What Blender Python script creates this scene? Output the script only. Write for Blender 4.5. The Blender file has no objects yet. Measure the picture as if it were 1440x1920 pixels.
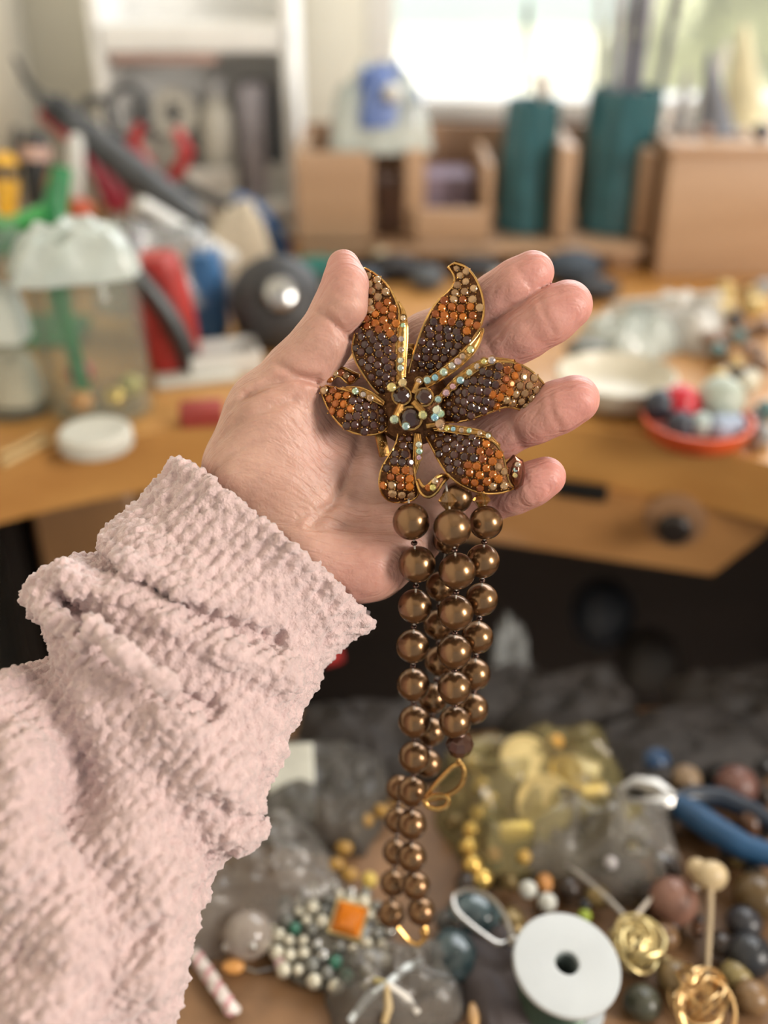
import bpy, math, random
import numpy as np
from mathutils import Vector, Matrix, Quaternion

# ------------------------------------------------------------------ camera, light, exposure
F = 1900.0                       # focal length in pixels of the 1440x1920 frame
CAM = Vector((0.0, 0.0, 1.25))
PITCH = math.radians(30.0)
AX = Vector((1, 0, 0))
AU = Vector((0, math.sin(PITCH), math.cos(PITCH)))
AB = Vector((0, -math.cos(PITCH), math.sin(PITCH)))      # towards the viewer
scene = bpy.context.scene
col = scene.collection

cd = bpy.data.cameras.new('camera')
cam = bpy.data.objects.new('camera', cd)
col.objects.link(cam)
cam.location = CAM
cam.rotation_euler = (math.radians(90) - PITCH, 0, 0)
cd.sensor_fit = 'VERTICAL'
cd.sensor_height = 32.0
cd.lens = 32.0 * F / 1920.0
cd.clip_start = 0.02
cd.clip_end = 100
cd.dof.use_dof = True
cd.dof.focus_distance = 0.366
cd.dof.aperture_fstop = cd.lens / 11.0
cd.dof.aperture_blades = 0
scene.camera = cam
cy = scene.cycles
cy.use_adaptive_sampling = True
cy.adaptive_threshold = 0.05
cy.use_light_tree = False
cy.max_bounces = 6
cy.diffuse_bounces = 3
cy.glossy_bounces = 3
cy.transmission_bounces = 4
cy.transparent_max_bounces = 8
cy.caustics_reflective = False
cy.caustics_refractive = False
cy.sample_clamp_indirect = 4.0

world = bpy.data.worlds.new('sky')
scene.world = world
world.use_nodes = True
wn = world.node_tree.nodes
wl = world.node_tree.links
bg = wn['Background']
tc = wn.new('ShaderNodeTexCoord')
sp = wn.new('ShaderNodeSeparateXYZ')
wl.new(tc.outputs['Generated'], sp.inputs[0])
mr = wn.new('ShaderNodeMapRange')
mr.inputs['From Min'].default_value = -0.05
mr.inputs['From Max'].default_value = 0.6
wl.new(sp.outputs['Z'], mr.inputs['Value'])
rp = wn.new('ShaderNodeValToRGB')
rp.color_ramp.elements[0].color = (0.95, 0.94, 0.91, 1)
rp.color_ramp.elements[1].color = (0.86, 0.91, 0.96, 1)
wl.new(mr.outputs[0], rp.inputs[0])
wl.new(rp.outputs[0], bg.inputs[0])
bg.inputs[1].default_value = 0.46


def add_light(name, kind, loc, target, energy, color, size=None, size_y=None):
    ld = bpy.data.lights.new(name, kind)
    ld.energy = energy
    ld.color = color
    if kind == 'AREA':
        ld.shape = 'RECTANGLE'
        ld.size = size
        ld.size_y = size_y or size
    if kind == 'SUN':
        ld.angle = math.radians(1.0)
    o = bpy.data.objects.new(name, ld)
    col.objects.link(o)
    o.location = loc
    o.rotation_euler = (Vector(target) - Vector(loc)).to_track_quat('-Z', 'Y').to_euler()
    return o


# sun falls along the house front and lights the garden only
add_light('sun', 'SUN', (4, 3, 4), (0, 3.4, 0.8), 10.0, (1.0, 0.97, 0.90))
# daylight coming in at the window in the right-hand wall, behind the photographer
add_light('side_window_daylight', 'AREA', (1.20, -0.30, 1.54), (0.02, 0.36, 1.06), 21.0, (1.0, 0.92, 0.83), 0.40, 0.55)
# daylight coming in at the window in front
add_light('front_window_daylight', 'AREA', (0.55, 1.26, 1.62), (0.1, 0.3, 1.0), 13.0, (0.94, 0.97, 1.0), 1.0, 0.75)

vs = scene.view_settings
vs.view_transform = 'Standard'
vs.look = 'None'
vs.exposure = 0.12
vs.gamma = 1.0
vs.use_curve_mapping = False

# ------------------------------------------------------------------ pixel rays to points of the room
def ray(px, py):
    return AX * ((px - 720) / F) + AU * ((960 - py) / F) - AB


def P(px, py, d):
    return CAM + ray(px, py) * d


def PZ(px, py, z):
    r = ray(px, py)
    return CAM + r * ((z - CAM.z) / r.z)


def PY(px, py, y):
    r = ray(px, py)
    return CAM + r * (y / r.y)


HD = 0.38


def H(px, py, w):                # near the hand: w millimetres in front of the plane 0.38 m away
    return P(px, py, HD - w / 1000.0)


def hl(px, py, w):               # the same as local millimetres
    k = (380.0 - w) / F
    return np.array([(px - 720) * k, (960 - py) * k, w])


def local_to_world(v):
    v = np.asarray(v, dtype=np.float64) * 1e-3
    base = np.array(CAM - AB * HD)
    return base + v[:, :1] * np.array(AX) + v[:, 1:2] * np.array(AU) + v[:, 2:3] * np.array(AB)


# ------------------------------------------------------------------ materials
MATS = {}


def mat(name, color, rough=0.5, metal=0.0, var=0.15, vscale=40, bump=0.0, bscale=200, bdist=0.001,
        coat=0.0, sheen=0.0, trans=0.0, clear=0.0, sss=0.0, ior=1.5, stretch=None, color2=None):
    if name in MATS:
        return MATS[name]
    m = bpy.data.materials.new(name)
    m.use_nodes = True
    N, L = m.node_tree.nodes, m.node_tree.links
    b = N['Principled BSDF']
    t = N.new('ShaderNodeTexCoord')
    mp = N.new('ShaderNodeMapping')
    if stretch:
        mp.inputs['Scale'].default_value = stretch
    L.new(t.outputs['Object'], mp.inputs[0])
    nz = N.new('ShaderNodeTexNoise')
    nz.inputs['Scale'].default_value = vscale
    nz.inputs['Detail'].default_value = 4
    L.new(mp.outputs[0], nz.inputs['Vector'])
    r = N.new('ShaderNodeValToRGB')
    c = color
    d = color2 or tuple(max(0, x * (1 - var)) for x in c)
    u = color if color2 else tuple(min(1, x * (1 + var)) for x in c)
    r.color_ramp.elements[0].position = 0.32
    r.color_ramp.elements[1].position = 0.68
    r.color_ramp.elements[0].color = (*d, 1)
    r.color_ramp.elements[1].color = (*u, 1)
    L.new(nz.outputs['Fac'], r.inputs[0])
    L.new(r.outputs[0], b.inputs['Base Color'])
    b.inputs['Roughness'].default_value = rough
    b.inputs['Metallic'].default_value = metal
    b.inputs['Coat Weight'].default_value = coat
    b.inputs['Coat Roughness'].default_value = 0.08
    b.inputs['Sheen Weight'].default_value = sheen
    b.inputs['Sheen Roughness'].default_value = 0.6
    b.inputs['Transmission Weight'].default_value = trans
    b.inputs['IOR'].default_value = ior
    if sss:
        b.inputs['Subsurface Weight'].default_value = sss
        b.inputs['Subsurface Radius'].default_value = (0.006, 0.0024, 0.0012)
        b.inputs['Subsurface Scale'].default_value = 1.0
    if bump:
        n2 = N.new('ShaderNodeTexNoise')
        n2.inputs['Scale'].default_value = bscale
        n2.inputs['Detail'].default_value = 5
        L.new(mp.outputs[0], n2.inputs['Vector'])
        bp = N.new('ShaderNodeBump')
        bp.inputs['Strength'].default_value = bump
        bp.inputs['Distance'].default_value = bdist
        L.new(n2.outputs['Fac'], bp.inputs['Height'])
        L.new(bp.outputs[0], b.inputs['Normal'])
    if clear:
        out = N['Material Output']
        tr = N.new('ShaderNodeBsdfTransparent')
        tr.inputs[0].default_value = (*[0.86 + 0.14 * x for x in color], 1)
        mx = N.new('ShaderNodeMixShader')
        mx.inputs[0].default_value = clear
        L.new(b.outputs[0], mx.inputs[1])
        L.new(tr.outputs[0], mx.inputs[2])
        L.new(mx.outputs[0], out.inputs['Surface'])
    MATS[name] = m
    return m


def wood(name, color, dark, scale=18, rough=0.45, axis=(0.12, 1, 1)):
    if name in MATS:
        return MATS[name]
    m = mat(name, color, rough=rough, vscale=scale, color2=dark, stretch=axis, bump=0.12, bscale=60, bdist=0.0006, coat=0.15)
    return m


# ------------------------------------------------------------------ object helpers
WL = {}                          # world location of each object (nothing is rotated above mesh level)


def thing(name, label, cat, loc, group=None, kind=None):
    o = bpy.data.objects.new(name, None)
    o.empty_display_size = 0.01
    col.objects.link(o)
    o.location = loc
    WL[o] = Vector(loc)
    tag(o, label, cat, group, kind)
    return o


def tag(o, label=None, cat=None, group=None, kind=None):
    if label:
        o['label'] = label
    if cat:
        o['category'] = cat
    if group:
        o['group'] = group
    if kind:
        o['kind'] = kind
    return o


def place(name, me, loc, parent=None, rot=None, scale=None):
    o = bpy.data.objects.new(name, me)
    col.objects.link(o)
    WL[o] = Vector(loc)
    if parent is not None:
        o.parent = parent
        o.location = Vector(loc) - WL[parent]
    else:
        o.location = loc
    if rot is not None:
        o.rotation_mode = 'QUATERNION'
        o.rotation_quaternion = rot
    if scale is not None:
        o.scale = (scale, scale, scale) if isinstance(scale, (int, float)) else scale
    return o


def mesh_data(name, verts, faces, m=None, smooth=True):
    me = bpy.data.meshes.new(name)
    me.from_pydata([tuple(v) for v in verts], [], [tuple(f) for f in faces])
    me.update()
    if m is not None:
        me.materials.append(m)
    if smooth:
        me.shade_smooth()
    return me


def fast_mesh(name, verts, quads, m=None, smooth=True):
    me = bpy.data.meshes.new(name)
    verts = np.asarray(verts, dtype=np.float32)
    quads = np.asarray(quads, dtype=np.int32)
    me.vertices.add(len(verts))
    me.vertices.foreach_set('co', verts.ravel())
    me.loops.add(quads.size)
    me.loops.foreach_set('vertex_index', quads.ravel())
    me.polygons.add(len(quads))
    me.polygons.foreach_set('loop_start', np.arange(0, quads.size, 4, dtype=np.int32))
    me.polygons.foreach_set('loop_total', np.full(len(quads), 4, dtype=np.int32))
    me.update(calc_edges=True)
    me.validate()
    if m is not None:
        me.materials.append(m)
    if smooth:
        me.shade_smooth()
    return me


class MB:
    """collects shapes in world coordinates and links them as one mesh object"""

    def __init__(self):
        self.v = []
        self.f = []

    def add(self, verts, faces):
        n = len(self.v)
        self.v += [Vector(v) for v in verts]
        self.f += [tuple(i + n for i in f) for f in faces]
        return self

    def box(self, c, s, rz=0.0, bev=0.0, rot=None):
        c = Vector(c)
        hx, hy, hz = s[0] / 2, s[1] / 2, s[2] / 2
        q = rot or Quaternion((0, 0, 1), rz)
        b = min(bev, hx * .9, hy * .9, hz * .9)
        vs_, fs = [], []
        if b <= 0:
            for z in (-hz, hz):
                for x, y in ((-hx, -hy), (hx, -hy), (hx, hy), (-hx, hy)):
                    vs_.append(Vector((x, y, z)))
            fs = [(3, 2, 1, 0), (4, 5, 6, 7), (0, 1, 5, 4), (1, 2, 6, 5), (2, 3, 7, 6), (3, 0, 4, 7)]
        else:
            rings = [(-hz, b), (-hz + b * .3, b * .3), (-hz + b, 0), (hz - b, 0), (hz - b * .3, b * .3), (hz, b)]
            for z, ins in rings:
                X, Y = hx - ins, hy - ins
                k = b * .8
                for x, y in ((-X + k, -Y), (X - k, -Y), (X, -Y + k), (X, Y - k), (X - k, Y), (-X + k, Y), (-X, Y - k), (-X, -Y + k)):
                    vs_.append(Vector((x, y, z)))
            for r in range(5):
                for i in range(8):
                    j = (i + 1) % 8
                    fs.append((r * 8 + i, r * 8 + j, r * 8 + 8 + j, r * 8 + 8 + i))
            fs.append(tuple(range(7, -1, -1)))
            fs.append(tuple(range(40, 48)))
        return self.add([c + q @ v for v in vs_], fs)

    def tube(self, pts, rad, n=10, closed=False):
        pts = [Vector(p) for p in pts]
        m = len(pts)
        rads = rad if isinstance(rad, (list, tuple)) else [rad] * m
        base = None
        vs_, fs = [], []
        for i, p in enumerate(pts):
            a = pts[(i - 1) % m] if (closed or i) else pts[0]
            b = pts[(i + 1) % m] if (closed or i < m - 1) else pts[-1]
            t = (b - a)
            t = t.normalized() if t.length > 1e-9 else Vector((0, 0, 1))
            if base is None:
                base = t.orthogonal().normalized()
            base = (base - t * base.dot(t))
            base = base.normalized() if base.length > 1e-6 else t.orthogonal().normalized()
            o2 = t.cross(base)
            for k in range(n):
                an = 2 * math.pi * k / n
                vs_.append(p + (base * math.cos(an) + o2 * math.sin(an)) * rads[i])
        for i in range(m if closed else m - 1):
            i2 = (i + 1) % m
            for k in range(n):
                k2 = (k + 1) % n
                fs.append((i * n + k, i * n + k2, i2 * n + k2, i2 * n + k))
        if not closed:
            fs.append(tuple(range(n - 1, -1, -1)))
            fs.append(tuple((m - 1) * n + k for k in range(n)))
        return self.add(vs_, fs)

    def lathe(self, c, prof, n=32, rot=None, sx=1.0, sy=1.0, caps=True):
        """prof: (radius, height) pairs from the bottom; closed at the ends where the radius is 0"""
        c = Vector(c)
        q = rot or Quaternion()
        vs_, fs = [], []
        for r, h in prof:
            for k in range(n):
                a = 2 * math.pi * k / n
                vs_.append(c + q @ Vector((r * sx * math.cos(a), r * sy * math.sin(a), h)))
        for i in range(len(prof) - 1):
            for k in range(n):
                k2 = (k + 1) % n
                fs.append((i * n + k, i * n + k2, (i + 1) * n + k2, (i + 1) * n + k))
        if caps:
            fs.append(tuple(range(n - 1, -1, -1)))
            fs.append(tuple((len(prof) - 1) * n + k for k in range(n)))
        return self.add(vs_, fs)

    def ball(self, c, r, n=16, m=10, sc=(1, 1, 1), rot=None):
        c = Vector(c)
        q = rot or Quaternion()
        vs_ = [c + q @ Vector((0, 0, -r * sc[2]))]
        for i in range(1, m):
            th = math.pi * i / m - math.pi / 2
            for k in range(n):
                a = 2 * math.pi * k / n
                vs_.append(c + q @ Vector((r * math.cos(th) * math.cos(a) * sc[0], r * math.cos(th) * math.sin(a) * sc[1], r * math.sin(th) * sc[2])))
        vs_.append(c + q @ Vector((0, 0, r * sc[2])))
        fs = [(0, 1 + (k + 1) % n, 1 + k) for k in range(n)]
        for i in range(m - 2):
            for k in range(n):
                k2 = (k + 1) % n
                fs.append((1 + i * n + k, 1 + i * n + k2, 1 + (i + 1) * n + k2, 1 + (i + 1) * n + k))
        e = len(vs_) - 1
        o = 1 + (m - 2) * n
        fs += [(e, o + k, o + (k + 1) % n) for k in range(n)]
        return self.add(vs_, fs)

    def prism(self, poly, z0, z1):
        n = len(poly)
        vs_ = [Vector((x, y, z0)) for x, y in poly] + [Vector((x, y, z1)) for x, y in poly]
        fs = [tuple(range(n - 1, -1, -1)), tuple(range(n, 2 * n))]
        for i in range(n):
            j = (i + 1) % n
            fs.append((i, j, n + j, n + i))
        return self.add(vs_, fs)

    def build(self, name, m, parent=None, smooth=True, origin=None, angle=35):
        if origin is None:
            n = len(self.v)
            origin = Vector((sum(v.x for v in self.v) / n, sum(v.y for v in self.v) / n, min(v.z for v in self.v)))
        me = mesh_data(name, [v - origin for v in self.v], self.f, m, smooth)
        if smooth:
            me.set_sharp_from_angle(angle=math.radians(angle))
        return place(name, me, origin, parent)


def one(name, mb, m, label, cat, group=None, smooth=True):
    return tag(mb.build(name, m, None, smooth), label, cat, group)


def struct(name, mb, m, label=None, smooth=False):
    o = mb.build(name, m, None, smooth)
    tag(o, label, None, None, 'structure')
    return o


# ------------------------------------------------------------------ numpy noise and surface nets
def _hash(i, j, k, s):
    h = (i.astype(np.int64) * 73856093) ^ (j.astype(np.int64) * 19349663) ^ (k.astype(np.int64) * 83492791) ^ (s * 2654435761)
    h = (h ^ (h >> 13)) * 1274126177
    h = h ^ (h >> 16)
    return (h & 0xFFFFF).astype(np.float64) / 0xFFFFF


def vnoise(p, cell, seed=1):
    q = p / cell
    i = np.floor(q).astype(np.int64)
    f = q - i
    f = f * f * (3 - 2 * f)
    out = 0
    for a in (0, 1):
        for b in (0, 1):
            for c in (0, 1):
                w = (f[:, 0] if a else 1 - f[:, 0]) * (f[:, 1] if b else 1 - f[:, 1]) * (f[:, 2] if c else 1 - f[:, 2])
                out = out + w * _hash(i[:, 0] + a, i[:, 1] + b, i[:, 2] + c, seed)
    return out


def worley(p, cell, seed=1):
    q = p / cell
    i = np.floor(q).astype(np.int64)
    best = np.full(len(p), 9.0)
    for a in (-1, 0, 1):
        for b in (-1, 0, 1):
            for c in (-1, 0, 1):
                I, J, K = i[:, 0] + a, i[:, 1] + b, i[:, 2] + c
                d = ((I + _hash(I, J, K, seed) - q[:, 0]) ** 2 + (J + _hash(I, J, K, seed + 7) - q[:, 1]) ** 2
                     + (K + _hash(I, J, K, seed + 13) - q[:, 2]) ** 2)
                best = np.minimum(best, d)
    return np.sqrt(best)


def surface_nets(fld, org, h):
    s = fld < 0
    nx, ny, nz = fld.shape
    cnt = np.zeros((nx - 1, ny - 1, nz - 1), dtype=np.int8)
    for a in (0, 1):
        for b in (0, 1):
            for c in (0, 1):
                cnt += s[a:nx - 1 + a, b:ny - 1 + b, c:nz - 1 + c]
    act = (cnt > 0) & (cnt < 8)
    ci = np.argwhere(act)
    idx = np.full(act.shape, -1, dtype=np.int64)
    idx[act] = np.arange(len(ci))
    cor = [(a, b, c) for a in (0, 1) for b in (0, 1) for c in (0, 1)]
    val = np.stack([fld[ci[:, 0] + a, ci[:, 1] + b, ci[:, 2] + c] for a, b, c in cor], 1)
    acc = np.zeros((len(ci), 3))
    num = np.zeros(len(ci))
    for u in range(8):
        for w in range(u + 1, 8):
            if sum(abs(cor[u][k] - cor[w][k]) for k in range(3)) != 1:
                continue
            a, b = val[:, u], val[:, w]
            x = (a < 0) != (b < 0)
            t = np.where(x, a / np.where(x, a - b, 1), 0)
            for k in range(3):
                acc[:, k] += np.where(x, cor[u][k] + t * (cor[w][k] - cor[u][k]), 0)
            num += x
    v = (ci + acc / num[:, None]) * h + org
    quads = []
    for ax in range(3):
        sl0 = [slice(None)] * 3
        sl1 = [slice(None)] * 3
        sl0[ax] = slice(0, -1)
        sl1[ax] = slice(1, None)
        ch = s[tuple(sl0)] != s[tuple(sl1)]
        e = np.argwhere(ch)
        u, w = [k for k in range(3) if k != ax]
        ok = (e[:, u] > 0) & (e[:, w] > 0) & (e[:, u] < fld.shape[u] - 1) & (e[:, w] < fld.shape[w] - 1)
        e = e[ok]
        sg = s[tuple(e.T)]
        c4 = []
        for du, dw in ((-1, -1), (0, -1), (0, 0), (-1, 0)):
            q = e.copy()
            q[:, u] += du
            q[:, w] += dw
            c4.append(idx[tuple(q.T)])
        qd = np.stack(c4, 1)
        flip = sg if ax != 1 else ~sg
        qd[~flip] = qd[~flip][:, ::-1]
        quads.append(qd)
    return v, np.concatenate(quads)


def grid(lo, hi, h):
    ax = [np.arange(lo[k], hi[k] + h, h, dtype=np.float32) for k in range(3)]
    X, Y, Z = np.meshgrid(*ax, indexing='ij')
    return X, Y, Z


def cap(G, a, b, ra, rb, zs=1.0):
    ab = [float(b[k] - a[k]) for k in range(3)]
    X, Y, Z = G[0] - np.float32(a[0]), G[1] - np.float32(a[1]), G[2] - np.float32(a[2])
    if zs != 1.0:
        Z = Z * np.float32(zs)
        ab[2] *= zs
    dd = ab[0] ** 2 + ab[1] ** 2 + ab[2] ** 2 + 1e-9
    t = np.clip((X * ab[0] + Y * ab[1] + Z * ab[2]) / dd, 0, 1)
    return np.sqrt((X - t * ab[0]) ** 2 + (Y - t * ab[1]) ** 2 + (Z - t * ab[2]) ** 2) - (ra + t * (rb - ra))


def smin(a, b, k):
    h = np.clip(0.5 + 0.5 * (b - a) / k, 0, 1)
    return b + (a - b) * h - k * h * (1 - h)


def sub(G, pts, pad):
    """the block of the grid around some (px, py, w, radius) points"""
    q = np.array([hl(*p[:3]) for p in pts])
    r = np.array([(p[3] if len(p) > 3 else 0) * (380 - p[2]) / F for p in pts])
    lo_, hi_ = (q - r[:, None]).min(0) - pad, (q + r[:, None]).max(0) + pad
    sl = []
    for k in range(3):
        ax = G[k][(slice(None), 0, 0) if k == 0 else (0, slice(None), 0) if k == 1 else (0, 0, slice(None))]
        sl.append(slice(int(np.searchsorted(ax, lo_[k])), max(1, int(np.searchsorted(ax, hi_[k])))))
    return tuple(sl)


def chain(G, pts, k=4.0, zs=1.0):
    """pts: (px, py, w, radius in pixels)"""
    d = None
    for p, q in zip(pts[:-1], pts[1:]):
        ra = p[3] * (380 - p[2]) / F
        rb = q[3] * (380 - q[2]) / F
        c = cap(G, hl(*p[:3]), hl(*q[:3]), ra, rb, zs)
        d = c if d is None else smin(d, c, k)
    return d


def blend(G, d, pts, k, ck=5.0, zs=1.0):
    """smooth union of a chain into d, worked out only where it can matter"""
    sl = sub(G, pts, k + 12)
    d[sl] = smin(d[sl], chain([g[sl] for g in G], pts, ck, zs), k)


def groove(G, d, pts, w, dep, front):
    sl = sub(G, pts, 3 * w)
    sl = (sl[0], sl[1], slice(None))
    g = [x[sl] for x in G]
    d[sl] += np.float32(dep) * np.exp(-polydist(g, pts) / (w * w)) * front[sl]


def polydist(G, pts):
    """distance in the hand's plane to a polyline given as (px, py, w)"""
    d = None
    for p, q in zip(pts[:-1], pts[1:]):
        a, b = hl(*p), hl(*q)
        ux, uy = b[0] - a[0], b[1] - a[1]
        X, Y = G[0] - np.float32(a[0]), G[1] - np.float32(a[1])
        t = np.clip((X * ux + Y * uy) / (ux * ux + uy * uy + 1e-9), 0, 1)
        e = (X - t * ux) ** 2 + (Y - t * uy) ** 2
        d = e if d is None else np.minimum(d, e)
    return d
# ------------------------------------------------------------------ the room
WALL_Y = 1.30
paint = mat('wall_paint', (0.76, 0.74, 0.64), 0.9, var=0.05, vscale=3, bump=0.15, bscale=120, bdist=0.0006)
paint_side = mat('side_wall_paint', (0.80, 0.75, 0.64), 0.9, var=0.05, vscale=3, bump=0.15, bscale=120, bdist=0.0006)
white_paint = mat('white_paint', (0.78, 0.78, 0.76), 0.5, var=0.05, vscale=8)
WX0, WX1, WZ0, WZ1 = -0.022, 1.02, 1.045, 1.95           # window opening
mb = MB()
T = 0.14
for x0, x1, z0, z1 in ((-0.42, WX0, 0, 2.4), (WX1, 1.5, 0, 2.4), (WX0, WX1, 0, WZ0), (WX0, WX1, WZ1, 2.4)):
    mb.box(((x0 + x1) / 2, WALL_Y + T / 2, (z0 + z1) / 2), (x1 - x0, T, z1 - z0))
struct('wall_back', mb, paint, 'greenish cream wall around the window')
mb = MB().box((-0.42 - .05, 0.05, 1.2), (0.1, 2.8, 2.4))
struct('wall_left', mb, paint_side, 'cream side wall')
mb = MB()
for y0, y1, z0, z1 in ((-1.35, -0.95, 0, 2.4), (-0.25, 1.44, 0, 2.4), (-0.95, -0.25, 0, 1.3), (-0.95, -0.25, 2.1, 2.4)):
    mb.box((1.55, (y0 + y1) / 2, (z0 + z1) / 2), (0.1, y1 - y0, z1 - z0))
struct('wall_right', mb, paint, 'cream wall with a side window opening')
struct('ceiling', MB().box((0.5, 0.0, 2.45), (2.2, 3.0, 0.1)), mat('ceiling_paint', (0.75, 0.74, 0.70), 0.9, var=0.03, vscale=3))
struct('floor', MB().box((0.5, 0.0, -0.03), (2.2, 3.0, 0.06)), wood('floor_wood', (0.16, 0.09, 0.05), (0.10, 0.055, 0.03), 6))
# window: jambs, sill, one mullion, glass
win = thing('window_1', 'bright window over the workbench', None, (0.5, WALL_Y, WZ0), None, 'structure')
for name, c, s in (('jamb', (WX0 + .018, WALL_Y + .05, (WZ0 + WZ1) / 2), (0.036, 0.06, WZ1 - WZ0)),
                   ('jamb', (WX1 - .018, WALL_Y + .05, (WZ0 + WZ1) / 2), (0.036, 0.06, WZ1 - WZ0)),
                   ('head_rail', ((WX0 + WX1) / 2, WALL_Y + .05, WZ1 - .018), (WX1 - WX0 - .072, 0.06, 0.036)),
                   ('bottom_rail', ((WX0 + WX1) / 2, WALL_Y + .05, WZ0 + .012), (WX1 - WX0 - .072, 0.06, 0.024)),
                   ('window_sill', ((WX0 + WX1) / 2, WALL_Y + .01, WZ0 - .012), (WX1 - WX0 + .06, 0.10, 0.024))):
    MB().box(c, s, bev=0.004).build(name, wood('sill_wood', (0.34, 0.19, 0.10), (0.27, 0.14, 0.07), 20) if name == 'window_sill' else white_paint, win)
MB().box(((WX0 + WX1) / 2, WALL_Y + .05, (WZ0 + WZ1) / 2), (WX1 - WX0 - .07, 0.004, WZ1 - WZ0 - .06)).build('pane', mat('window_glass', (0.95, 0.97, 0.97), 0.02, var=0.01, clear=0.95), win, smooth=False)

# garden outside
struct('ground', MB().box((2.0, 20.5, -0.55), (40, 38, 0.1)), mat('lawn', (0.80, 0.79, 0.60), 0.95, var=0.12, vscale=0.8, bump=0.3, bscale=30, bdist=0.02), 'sunlit yellow-green lawn')
one('garden_path', MB().box((-1.3, 10.5, -0.48), (5.8, 16, 0.05), bev=0.01), mat('pale_paving', (0.88, 0.86, 0.78), 0.9, var=0.06, vscale=2), 'sunlit white paved path in the garden', 'path')
mbh = MB()
mbh.box((1.5, 22, 0.6), (26, 0.6, 2.6), bev=0.02)
hs = thing('garden_wall', 'pale blue garden wall far beyond the lawn', 'wall', (1.5, 22, -0.7))
mbh.build('wall_face', mat('pale_blue_render', (0.74, 0.86, 1.0), 0.9, var=0.05, vscale=1), hs)
MB().box((1.5, 22, 1.95), (26.4, 0.8, 0.1), bev=0.01).build('coping', mat('pale_stone', (0.8, 0.8, 0.76), 0.9, var=0.06), hs)

bush = thing('garden_bush', 'sunlit yellow-green bush on the lawn outside the window', 'bush', (3.4, 9.0, -0.5))
for bx_, by_, bz_, br2 in ((3.4, 9.0, 0.35, 0.95), (2.5, 9.2, 0.15, 0.75), (4.4, 9.3, 0.30, 0.95), (3.0, 8.6, -0.05, 0.6)):
    MB().ball((bx_, by_, bz_), br2, 22, 14).build('leaf_clump', mat('bush_leaf', (0.84, 0.86, 0.56), 0.9, var=0.15, vscale=6, bump=1.0, bscale=9, bdist=0.2), bush)

# ------------------------------------------------------------------ the workbench
BZ = 0.95
beech = wood('honey_beech', (0.52, 0.265, 0.075), (0.42, 0.195, 0.050), 26)
beech_front = wood('honey_beech_edge', (0.44, 0.215, 0.062), (0.34, 0.150, 0.042), 26)
shade_dark_wood = wood('shade_dark_panel', (0.035, 0.022, 0.016), (0.022, 0.014, 0.010), 14, 0.7)


def front_y(x):                     # concave front edge of the bench, a circle about (0, 0.19)
    return 0.19 + math.sqrt(max(0.0001, 0.465 ** 2 - min(abs(x), 0.44) ** 2))


bench = thing('workbench', 'honey-coloured wooden jeweller workbench with a scooped front edge', 'workbench', (0.2, 0.85, 0))
xs = [-0.40 + 0.84 * i / 42 for i in range(43)]
poly = [(x, front_y(x)) for x in xs] + [(0.46, 0.32), (1.2, 0.32), (1.2, 1.285), (-0.40, 1.285)]
mb = MB().prism(poly, BZ - 0.043, BZ)
mb.build('bench_top', beech, bench, angle=50)
# apron board and drawer hanging under the right half
ya, yb = (0.045, 0.655), (0.232, 0.598)
dv = Vector((yb[0] - ya[0], yb[1] - ya[1], 0))
ang = math.atan2(dv.y, dv.x)
cen = Vector(((ya[0] + yb[0]) / 2, (ya[1] + yb[1]) / 2, 0)) + Vector((-math.sin(ang), math.cos(ang), 0)) * 0.012
mb = MB()
L2 = dv.length / 2
u = dv.normalized()
nrm = Vector((-u.y, u.x, 0))
z0, z1 = 0.853, 0.906
pf = [(-L2, z0), (L2 - 0.0, z0), (L2 + 0.030, z0 + 0.040), (L2 + 0.034, z1), (-L2, z1)]
vs_ = [cen + u * a + Vector((0, 0, z)) - nrm * .012 for a, z in pf] + [cen + u * a + Vector((0, 0, z)) + nrm * .012 for a, z in pf]
mb.add(vs_, [(0, 1, 2, 3, 4), (9, 8, 7, 6, 5)] + [(i, i + 5, (i + 1) % 5 + 5, (i + 1) % 5) for i in range(5)])
drawer = mb.build('drawer_front', wood('drawer_beech', (0.46, 0.235, 0.085), (0.37, 0.175, 0.058), 26), bench, smooth=False)
kp = PY(1265, 985, 0.600)
q = (-nrm).to_track_quat('Z', 'Y')
kp = kp - nrm * (nrm.dot(kp - cen) + 0.012)
mb = MB().lathe(kp, [(0.006, -0.002), (0.006, 0.006), (0.011, 0.010), (0.012, 0.014), (0.009, 0.018), (0.0, 0.0185)], 20, q)
mb.build('knob', mat('black_knob', (0.015, 0.010, 0.008), 0.4, var=0.2), drawer)
mb = MB().lathe(kp, [(0.021, 0.0002), (0.021, 0.0012), (0.018, 0.0016), (0.0, 0.0016)], 28, q)
mb.build('knob_plate', wood('worn_beech', (0.34, 0.19, 0.10), (0.26, 0.14, 0.07), 30), drawer)
sp_ = PY(1092, 913, 0.63)
sp_ = sp_ - nrm * (nrm.dot(sp_ - cen) + 0.0135)
MB().box(sp_, (0.036, 0.004, 0.013), rz=ang, bev=0.0015).build('slot_shade_plate', mat('slot_black', (0.012, 0.011, 0.010), 0.5, 0.4, var=0.2), drawer)  # black plate stands in for the darkness of a slot
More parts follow.
